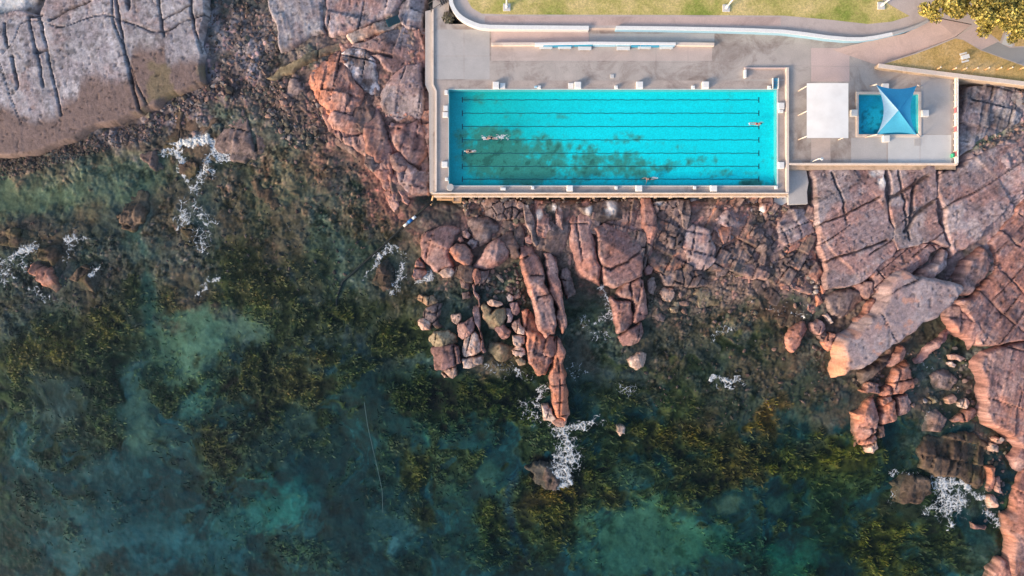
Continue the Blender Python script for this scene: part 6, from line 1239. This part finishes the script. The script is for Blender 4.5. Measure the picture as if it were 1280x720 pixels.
MB().wall(DP(ln[:11], 4.25), .52, 4.203, 4.30).build('coping', M['white'], w1_); MB().wall(DP(ln[10:], 4.25), .4, 4.303, 4.36).build('end_coping', M['greyc'], w1_)
# long wall between dry grass and paddling terrace
w2_ = empty('boundary_wall', (*D(1190, 93), ZD), 'low sunlit boundary wall between the dry grass and the paddling terrace', 'wall')
ln = [(1098, 82), (1140, 87.4), (1190, 93.6), (1240, 99.5), (1282, 104.6), (1400, 119)]
MB().wall(DP(ln, 4.1), .5, -1.0, 4.1).build('wall_body', M['oldwall'], w2_); MB().wall(DP(ln, 4.2), .62, 4.103, 4.22).build('coping', M['cream'], w2_)
# bollards on the dry grass
BD = [(1171, 86.5), (1190, 87.5), (1203, 87.6), (1217, 87.4), (1231, 87.2), (1246, 87), (1260, 86.6), (1275, 86.4)]
r0 = None
for i, (x, y) in enumerate(BD):
    p = D(x, y, ZP)
    if r0 is None:
        r0 = empty('bollard', (p[0], p[1], ZP), '', 'bollard', 'timber bollards along the boundary wall')
        MB().tube([(p[0], p[1], ZP + .006), (p[0], p[1], ZP + 1.0)], .11, 10).build('post', M['timber'], r0, smooth=True); MB().tube([(p[0], p[1], ZP + 1.003), (p[0], p[1], ZP + 1.08)], [.13, .05], 10).build('cap', M['cream'], r0)
        b = r0; ch0 = list(r0.children)
    else:
        b = r0.copy(); COL.objects.link(b); b.location = (p[0], p[1], ZP)
        for ch in ch0: c_ = ch.copy(); COL.objects.link(c_); c_.parent = b
    b['label'] = ('first', 'second', 'third', 'fourth', 'fifth', 'sixth', 'seventh', 'last')[i] + ' bollard from the left in the row along the boundary wall'
# picnic table on the dry grass
p = D(1203, 73, ZP); r = empty('picnic_table', (p[0], p[1], ZP), 'small white picnic table with benches on the dry grass', 'picnic table')
an = .25
def ob(u, v, L, Wd, z0, z1, nm, mt):
    ca_, sa_ = math.cos(an), math.sin(an); MB().obox((p[0] + ca_ * u - sa_ * v, p[1] + sa_ * u + ca_ * v), L, Wd, z0, z1, an).build(nm, mt, r)
ob(0, 0, 1.15, .62, ZP + .7, ZP + .76, 'table_top', M['white'])
for s in (-1, 1): ob(0, s * .6, 1.1, .24, ZP + .42, ZP + .46, 'seat', M['white'])
for s in (-.38, .38): ob(s, 0, .08, 1.2, ZP + .3, ZP + .38, 'cross_bar', M['galv']); ob(s, 0, .08, .10, ZP + .006, ZP + .7, 'leg', M['galv'])
# light poles on square pads
def lightpole(bx, by, h, label, arm):
    b = D(bx, by, ZP); r = empty('light_pole', (b[0], b[1], ZP), label, 'light pole', 'white light poles on the lawn')
    MB().box(b[0] - .55, b[0] + .55, b[1] - .55, b[1] + .55, ZP + .002, ZP + .18).build('footing', M['pale'], r, bevel=.03)
    MB().tube([(b[0], b[1], ZP + .18), (b[0], b[1], ZP + .9)], .2, 12).build('base_collar', M['white'], r, smooth=True)
    MB().tube([(b[0], b[1], ZP + .9), (b[0], b[1], ZP + h)], [.15, .10], 12).build('pole', M['white'], r, smooth=True)
    MB().tube([(b[0], b[1], ZP + h), (b[0] + arm * .5, b[1] + .1, ZP + h + .25), (b[0] + arm * 1.1, b[1] + .1, ZP + h + .3)], .06, 8).build('arm', M['white'], r, smooth=True)
    c = (b[0] + arm * 1.4, b[1] + .1); MB().box(c[0] - .35, c[0] + .35, c[1] - .13, c[1] + .13, ZP + h + .2, ZP + h + .36).build('lamp_head', M['galv'], r, bevel=.03)
lightpole(633.5, 9.5, 6, 'white light pole at the left of the lawn on a square pad', 1)
lightpole(907.5, 10.5, 6, 'white light pole at the middle of the lawn on a square pad', 1)
lightpole(1101, 7.5, 5.5, 'slim white light pole at the right end of the lawn', 1)
# sign post by the pale path
p = D(1259, 44, ZP)
# stair at the top left corner of the terrace
r = empty('stair', (*D(547, 4), 2.2), 'short dark metal stair with railing at the top left terrace corner', 'stair')
a, b = np.array(D(537, 10)), np.array(D(561, -1)); d = (b - a) / np.linalg.norm(b - a); an = math.atan2(d[1], d[0])
for k in range(9):
    c = a + (b - a) * (k + .5) / 9; MB().obox(c, .24, .85, 2.55 + k * .09, 2.60 + k * .09, an).build('tread', M['darkmetal'], r)
for s in (-1, 1):
    nrm = np.array((-d[1], d[0])) * .5 * s
    MB().tube([(*(a + nrm), 3.4), (*(b + nrm), 4.3)], .05, 8).build('handrail', M['darkmetal'], r, smooth=True)
    for k in (0, .5, 1): c = a + (b - a) * k + nrm; MB().tube([(*c, 2.3 + .8 * k), (*c, 3.4 + .9 * k)], .04, 6).build('rail_post', M['darkmetal'], r)
# scrubby bush beside the curve
def bush(px, py, z, rad, h, n, cols, label, cat, name):
    c = D(px, py, z); r = np.random.default_rng(int(px)); root = empty(name, (c[0], c[1], z), label, cat)
    u = r.normal(size=(n, 3)); u /= np.linalg.norm(u, axis=1)[:, None]; R_ = rad * r.random((n, 1)) ** .4
    P = u * R_; P[:, 2] = np.abs(P[:, 2]) * h / rad
    Vs, Fs, Cs = leaves(P, r, .10, .24, cols); link('foliage', np_mesh('foliage', Vs, Fs, Cs, False, M['leaf']), root)
    MB().tube([(c[0], c[1], z), (c[0] + .05, c[1], z + h * .6)], [.06, .02], 6).build('stem', M['bark'], root)
def leaves(P, r, s0, s1, cols, up=.4):
    n = len(P); nrm = r.normal(size=(n, 3)); nrm[:, 2] = np.abs(nrm[:, 2]) + up; nrm /= np.linalg.norm(nrm, axis=1)[:, None]
    a = np.cross(nrm, r.normal(size=(n, 3))); a /= np.linalg.norm(a, axis=1)[:, None]; b = np.cross(nrm, a); s = r.uniform(s0, s1, (n, 1))
    Vs = np.stack([P + a * s, P + b * s * .55 + nrm * s * .1, P - a * s, P - b * s * .55 + nrm * s * .1], 1).reshape(-1, 3)
    Fs = np.arange(4 * n).reshape(n, 4); c = np.array(cols)[r.integers(0, len(cols), n)] * r.uniform(.7, 1.3, (n, 1)); return Vs, Fs, np.repeat(c, 4, 0)
bush(560.5, 22, ZD + .008, .95, .35, 420, [(.16, .14, .10), (.22, .19, .15), (.12, .12, .07)], 'low dry weed patch growing on the terrace inside the wall curve', 'weed patch', 'weed_patch')
# trees at the top right
def tree(px, py, h, rad, seed, cols, label):
    r = np.random.default_rng(seed); b = D(px, py, ZP); root = empty('tree', (b[0], b[1], ZP), label, 'tree', 'trees at the top right corner')
    tm = MB(); tm.tube([(b[0], b[1], ZP), (b[0] + .1, b[1], ZP + h * .3), (b[0] - .1, b[1] + .1, ZP + h * .55)], [.34, .26, .18], 10)
    cl = []
    for k in range(46):
        a = r.uniform(0, 6.283); q = rad * math.sqrt(r.random()) * (.85 + .3 * math.sin(a * 3 + seed)); z = h * (.5 + .42 * (1 - (q / rad) ** 2) * r.uniform(.6, 1.1)); cl.append((q * math.cos(a), q * math.sin(a), z, r.uniform(.55, 1.15)))
    for k in range(14):
        x, y, z, s = cl[k]; tm.tube([(b[0], b[1], ZP + h * r.uniform(.25, .5)), (b[0] + x * .5, b[1] + y * .5, ZP + z * .72), (b[0] + x, b[1] + y, ZP + z)], [.12, .07, .02], 6)
    tm.build('trunk', M['bark'], root, smooth=True)
    P = []; T = []
    for x, y, z, s in cl:
        n = int(230 * s); u = r.normal(size=(n, 3)) ; u /= np.linalg.norm(u, axis=1)[:, None]; P.append(np.array((x, y, z)) + u * s * (r.random((n, 1)) ** .45) * np.array((1.15, 1.15, .7))); T.append(np.full(n, r.uniform(.65, 1.35)))
    P = np.concatenate(P); Vs, Fs, Cs = leaves(P, r, .12, .30, cols); Cs = Cs * np.repeat(np.concatenate(T), 4)[:, None]
    link('crown', np_mesh('crown', Vs, Fs, Cs, False, M['leaf']), root)
TC = [(.44, .34, .08), (.36, .30, .07), (.50, .38, .11), (.24, .22, .05), (.32, .28, .09)]
tree(1160, 17, 7.0, 2.6, 3, TC, 'yellow green leafy tree, leftmost one at the top right corner')
tree(1196, 22, 7.5, 3.4, 4, TC, 'yellow green leafy tree, broad middle one at the top right corner')
tree(1234, 31, 7.5, 3.5, 5, TC, 'yellow green leafy tree, right one above the pale path')
tree(1272, 30, 7.0, 3.2, 6, TC, 'yellow green leafy tree cut off by the right border')
# pale stone path left of the terrace
r = empty('drain_grate', (*W(491, 26, 2.8), 2.7), 'dark square drain grate at the upper end of the pale stone walkway', 'grate')
c = W(491.5, 26.5, 2.8)
MB().obox(c, 2.0, 1.1, 2.71, 3.02, .4).build('pit', M['black'], r)
for k in range(7): MB().obox((c[0] + (k - 3) * .26 * math.cos(.4), c[1] + (k - 3) * .26 * math.sin(.4)), .06, 1.2, 3.023, 3.07, .4).build('bar', M['darkmetal'], r)
# outfall pipe with blue and white sleeve
r = empty('outfall_pipe', (*W(500, 285, 0), 0), 'dark weedy outfall pipe running diagonally from the terrace corner into the sea', 'pipe')
pp = [(540, 252, 1.6), (528, 262, .75), (516, 273, .5), (500, 287, .3), (480, 306, .12), (460, 324, -.1), (440, 342, -.3), (428, 352, -.6), (421, 372, -1.1), (420, 400, -1.9)]
MB().tube([(*W(a, b, z), z) for a, b, z in pp], .17, 8).build('pipe_run', M['pipe'], r, smooth=True)
sl = [(519.5, 270.2, .62), (504.5, 283, .42)]
A_ = np.array((*W(*sl[0]), sl[0][2])); B_ = np.array((*W(*sl[1]), sl[1][2]))
MB().tube([A_, A_ + (B_ - A_) * .28], .22, 12).build('white_sleeve', M['white'], r, smooth=True); MB().tube([A_ + (B_ - A_) * .285, A_ + (B_ - A_) * .62], .26, 12).build('blue_sleeve', M['bluesign'], r, smooth=True); MB().tube([A_ + (B_ - A_) * .625, B_], .20, 12).build('white_sleeve', M['whitegrey'], r, smooth=True)
# timber landing frame at the bottom left corner of the sea wall
r = empty('timber_landing', (*W(560, 248, 2), .3), 'weathered timber landing frame at the bottom left corner of the sea wall', 'landing')
def beam(a, b, z, wd=.22, nm='beam', m='timber'):
    p, q = np.array(W(*a, z)), np.array(W(*b, z)); d_ = q - p; MB().obox((p + q) / 2, np.linalg.norm(d_), wd, z - .12, z, math.atan2(d_[1], d_[0])).build(nm, M[m], r)
beam((545, 245.8), (566, 246.2), 2.15); beam((546, 249.2), (565, 249.6), 2.0, .3)
beam((566, 246.6), (566, 252), 2.0); beam((576, 246.4), (576, 253), 2.0); beam((566, 252.6), (576, 253), 1.85)
MB().prism([W(*q, 1.8) for q in [(566.5, 247), (575.5, 247), (575.5, 252.4), (566.5, 252.2)]], -.6, 1.8).build('block', M['oldwall'], r)
a, b = np.array((*W(541.5, 244.5, 2.4), 2.4)), np.array((*W(538.6, 256, .7), .7)); MB().tube([a, b], .14, 8).build('prop', M['timber'], r)
# mooring line lying on the seabed
zz = lambda x, y: float(t_at(TZ, np.array([W(x, y, -4)[0]]), np.array([W(x, y, -4)[1]]))[0]) + .5
ps = [(458, 500), (461, 530), (466, 555), (472, 582), (478, 612), (479, 640)]
MB().tube([(*W(a, b, -4), zz(a, b)) for a, b in ps], .04, 6).build('sunken_cable', M['cable']); tag(bpy.data.objects['sunken_cable'], 'thin pale cable lying on the seabed in the dark water', 'cable')
SKY_STR, SKY_DUST, SUN_STR, SUN_ANG, SUN_COL, SUN_ELD = 0.30, 2.0, 4.0, 12.0, (1.0, 0.75, 0.55), 17
# ------------------------------------------------------------------ swimmers
def person(pos, ang, stroke, label, suit, cap, trunks=True):
    """one continuous skinned body lying face down in the water, head towards +x before turning"""
    J = {}; E = []; Rd = []
    def j(n, p, r, par=None):
        J[n] = len(Rd); Rd.append((p, r)); 
        if par: E.append((J[par], J[n]))
    j('pelvis', (0, 0, 0), .145)
    j('waist', (.16, 0, .015), .125, 'pelvis'); j('chest', (.34, 0, .02), .155, 'waist'); j('upper', (.47, 0, .02), .135, 'chest'); j('neck', (.56, 0, .03), .06, 'upper')
    j('skull', (.66, 0, .04), .085, 'neck'); j('crown', (.76, 0, .03), .075, 'skull'); j('nose', (.70, 0, -.07), .03, 'skull')
    for s, nm in ((1, 'l'), (-1, 'r')):
        j(nm + 'sh', (.47, s * .17, .02), .075, 'upper')
        if stroke[0 if s > 0 else 1] == 'fwd': el, wr = (.72, s * .24, .05), (.96, s * .20, -.01)
        elif stroke[0 if s > 0 else 1] == 'back': el, wr = (.22, s * .27, .02), (-.03, s * .22, .03)
        else: el, wr = (.52, s * .43, .0), (.62, s * .66, -.03)
        el = np.array(el); wr = np.array(wr)
        j(nm + 'el', el, .046, nm + 'sh'); j(nm + 'wr', wr, .032, nm + 'el')
        dv = (wr - el) / np.linalg.norm(wr - el); pr = np.array((-dv[1], dv[0], 0))
        j(nm + 'pm', wr + dv * .06, .034, nm + 'wr')
        for k, (off, L) in enumerate(((-.032, .075), (-.011, .09), (.011, .085), (.032, .065))):
            a = wr + dv * .095 + pr * off; j(f'{nm}f{k}a', a, .010, nm + 'pm'); j(f'{nm}f{k}b', a + dv * L * .5 + np.array((0, 0, -.008)), .009, f'{nm}f{k}a'); j(f'{nm}f{k}c', a + dv * L + np.array((0, 0, -.025)), .008, f'{nm}f{k}b')
        t_ = wr + dv * .03 - pr * s * .045; j(nm + 'ta', t_, .011, nm + 'wr'); j(nm + 'tb', t_ + dv * .05 - pr * s * .02, .009, nm + 'ta')
        k_ = .06 if s > 0 else -.05
        j(nm + 'hip', (-.08, s * .09, 0), .10, 'pelvis'); j(nm + 'kn', (-.47, s * .12, k_ * .6), .062, nm + 'hip'); j(nm + 'an', (-.88, s * .10, k_), .040, nm + 'kn'); j(nm + 'to', (-1.06, s * .11, k_ - .02), .030, nm + 'an')
    me = bpy.data.meshes.new('person'); me.from_pydata([tuple(map(float, p)) for p, r in Rd], E, []); me.update()
    o = bpy.data.objects.new('person', me); COL.objects.link(o)
    sk = o.modifiers.new('s', 'SKIN'); sk.use_smooth_shade = True
    for i, (p, r) in enumerate(Rd): me.skin_vertices[0].data[i].radius = (r, r * .85); me.skin_vertices[0].data[i].use_root = (i == 0)
    sb = o.modifiers.new('d', 'SUBSURF'); sb.levels = 1; sb.render_levels = 1
    dg = bpy.context.evaluated_depsgraph_get(); nm_ = bpy.data.meshes.new_from_object(o.evaluated_get(dg)); o.modifiers.clear(); o.data = nm_; bpy.data.meshes.remove(me); nm_.name = 'person'
    nm_.materials.clear(); nm_.materials.append(M['skin'])
    o.location = pos; o.rotation_euler = (0, 0, ang); tag(o, label, 'person')
    def shell(name, x0, x1, rad, mat, squash=.9, n=12, yo=0, zo=0):
        mb = MB(); m = 7; pts = [(x0 + (x1 - x0) * i / (m - 1), yo, zo + .012) for i in range(m)]; mb.tube(pts, rad if not np.isscalar(rad) else [rad] * m, n); 
        mm = bpy.data.meshes.new(name); v = [(x, y, z * squash) for x, y, z in mb.v]; mm.from_pydata(v, [], mb.f); mm.update(); mm.materials.append(mat); mm.polygons.foreach_set('use_smooth', [True] * len(mm.polygons)); link(name, mm, o)
    shell('swimwear', -.15, .10, [.135, .165, .175, .172, .165, .155, .14], suit)
    shell('swim_cap', .60, .80, [.06, .088, .098, .098, .092, .075, .03], cap, .95, zo=.03)
    return o
ZW = 2.88
def sw(px, py): return (*W(px, py, ZW), ZW + .01)
person(sw(614, 172.5), math.pi, ('fwd', 'back'), 'crawl swimmer in dark trunks in the left lanes with a white splash behind', M['suit'], M['cap'])
person(sw(587, 189), math.pi, ('back', 'back'), 'swimmer with white cap gliding close to the left end of the pool', M['suit'], M['capwhite'])
person(sw(946, 154.5), 0, ('fwd', 'back'), 'swimmer in red swimwear near the right end of the pool', M['suitred'], M['cap'])
person(sw(812, 223.5), math.pi + .12, ('out', 'fwd'), 'swimmer with spread arm in the lowest lane near the bottom rim', M['suit'], M['cap'])
def splash(px, py, L, Wd, n, seed, label):
    r = np.random.default_rng(seed); c = sw(px, py); st_ = .05
    X, Y = np.meshgrid(np.arange(-L / 2, L / 2, st_), np.arange(-Wd / 2, Wd / 2, st_))
    f = (1 - np.hypot(X / (L / 2), Y / (Wd / 2))) * .9 + (fbm((X + px) / .25, (Y + py) / .18, 4, seed) - .5) * 2.2
    on_ = f > .34; jj, ii = np.where(on_[:-1, :-1]); used = np.zeros_like(on_)
    for a in (0, 1):
        for b in (0, 1): used[jj + a, ii + b] = True
    ids = -np.ones(X.shape, int); ids[used] = np.arange(used.sum()); Fq = np.stack([ids[jj, ii], ids[jj, ii + 1], ids[jj + 1, ii + 1], ids[jj + 1, ii]], 1)
    Z = .02 + .10 * np.clip(f - .3, 0, 1)
    o = link('splash', np_mesh('splash', np.stack([X[used] + c[0], Y[used] + c[1], Z[used] + ZW], 1), Fq, np.ones((used.sum(), 3)), True, M['foam'])); tag(o, label, 'splash', kind='stuff')
splash(627, 171.5, 2.9, .95, 0, 31, 'white kick splash behind the crawl swimmer'); splash(607, 172, 1.6, .8, 0, 32, 'small splash at the arms of the crawl swimmer'); splash(593, 189, 1.4, .5, 0, 33, 'faint ripple of foam at the gliding swimmer'); splash(937, 154.5, 1.4, .5, 0, 34, 'faint ripple of foam behind the right swimmer'); splash(820, 222.5, 1.2, .5, 0, 35, 'faint ripple of foam at the lowest swimmer')
# ------------------------------------------------------------------ light
SUN_EL, SUN_DIR = math.radians(SUN_ELD), (-.86, -.51)          # low warm sun from the left and slightly below
az = math.atan2(SUN_DIR[0], SUN_DIR[1])                     # clockwise from +y
wd = bpy.data.worlds.new('World'); scene.world = wd; wd.use_nodes = True; nt = wd.node_tree; nt.nodes.clear()
sky = nt.nodes.new('ShaderNodeTexSky'); sky.sky_type = 'NISHITA'; sky.sun_disc = False; sky.sun_elevation = SUN_EL; sky.sun_rotation = az; sky.air_density = 1.0; sky.dust_density = SKY_DUST; sky.ozone_density = 1.0
bg = nt.nodes.new('ShaderNodeBackground'); bg.inputs['Strength'].default_value = SKY_STR; ow = nt.nodes.new('ShaderNodeOutputWorld')
nt.links.new(sky.outputs[0], bg.inputs[0]); nt.links.new(bg.outputs[0], ow.inputs[0])
sl = bpy.data.lights.new('Sun', 'SUN'); sl.energy = SUN_STR; sl.angle = math.radians(SUN_ANG); sl.color = SUN_COL
so = bpy.data.objects.new('Sun', sl); COL.objects.link(so); so.location = (-60, -35, 40)
v = Vector((-SUN_DIR[0] * math.cos(SUN_EL), -SUN_DIR[1] * math.cos(SUN_EL), -math.sin(SUN_EL))); so.rotation_euler = v.to_track_quat('-Z', 'Y').to_euler()
# ------------------------------------------------------------------ camera
cd = bpy.data.cameras.new('Camera'); cam = bpy.data.objects.new('Camera', cd); COL.objects.link(cam); cam.location = (0, 0, HC); cam.rotation_euler = (0, 0, 0)
cd.sensor_fit = 'HORIZONTAL'; cd.sensor_width = 36; cd.lens = 24; cd.clip_start = 1; cd.clip_end = 2000; scene.camera = cam
scene.view_settings.view_transform = 'Standard'; scene.view_settings.look = 'None'; scene.view_settings.exposure = 0; scene.view_settings.gamma = 1
scene.render.resolution_x = 1024; scene.render.resolution_y = 576
scene.cycles.max_bounces = 6; scene.cycles.transparent_max_bounces = 8
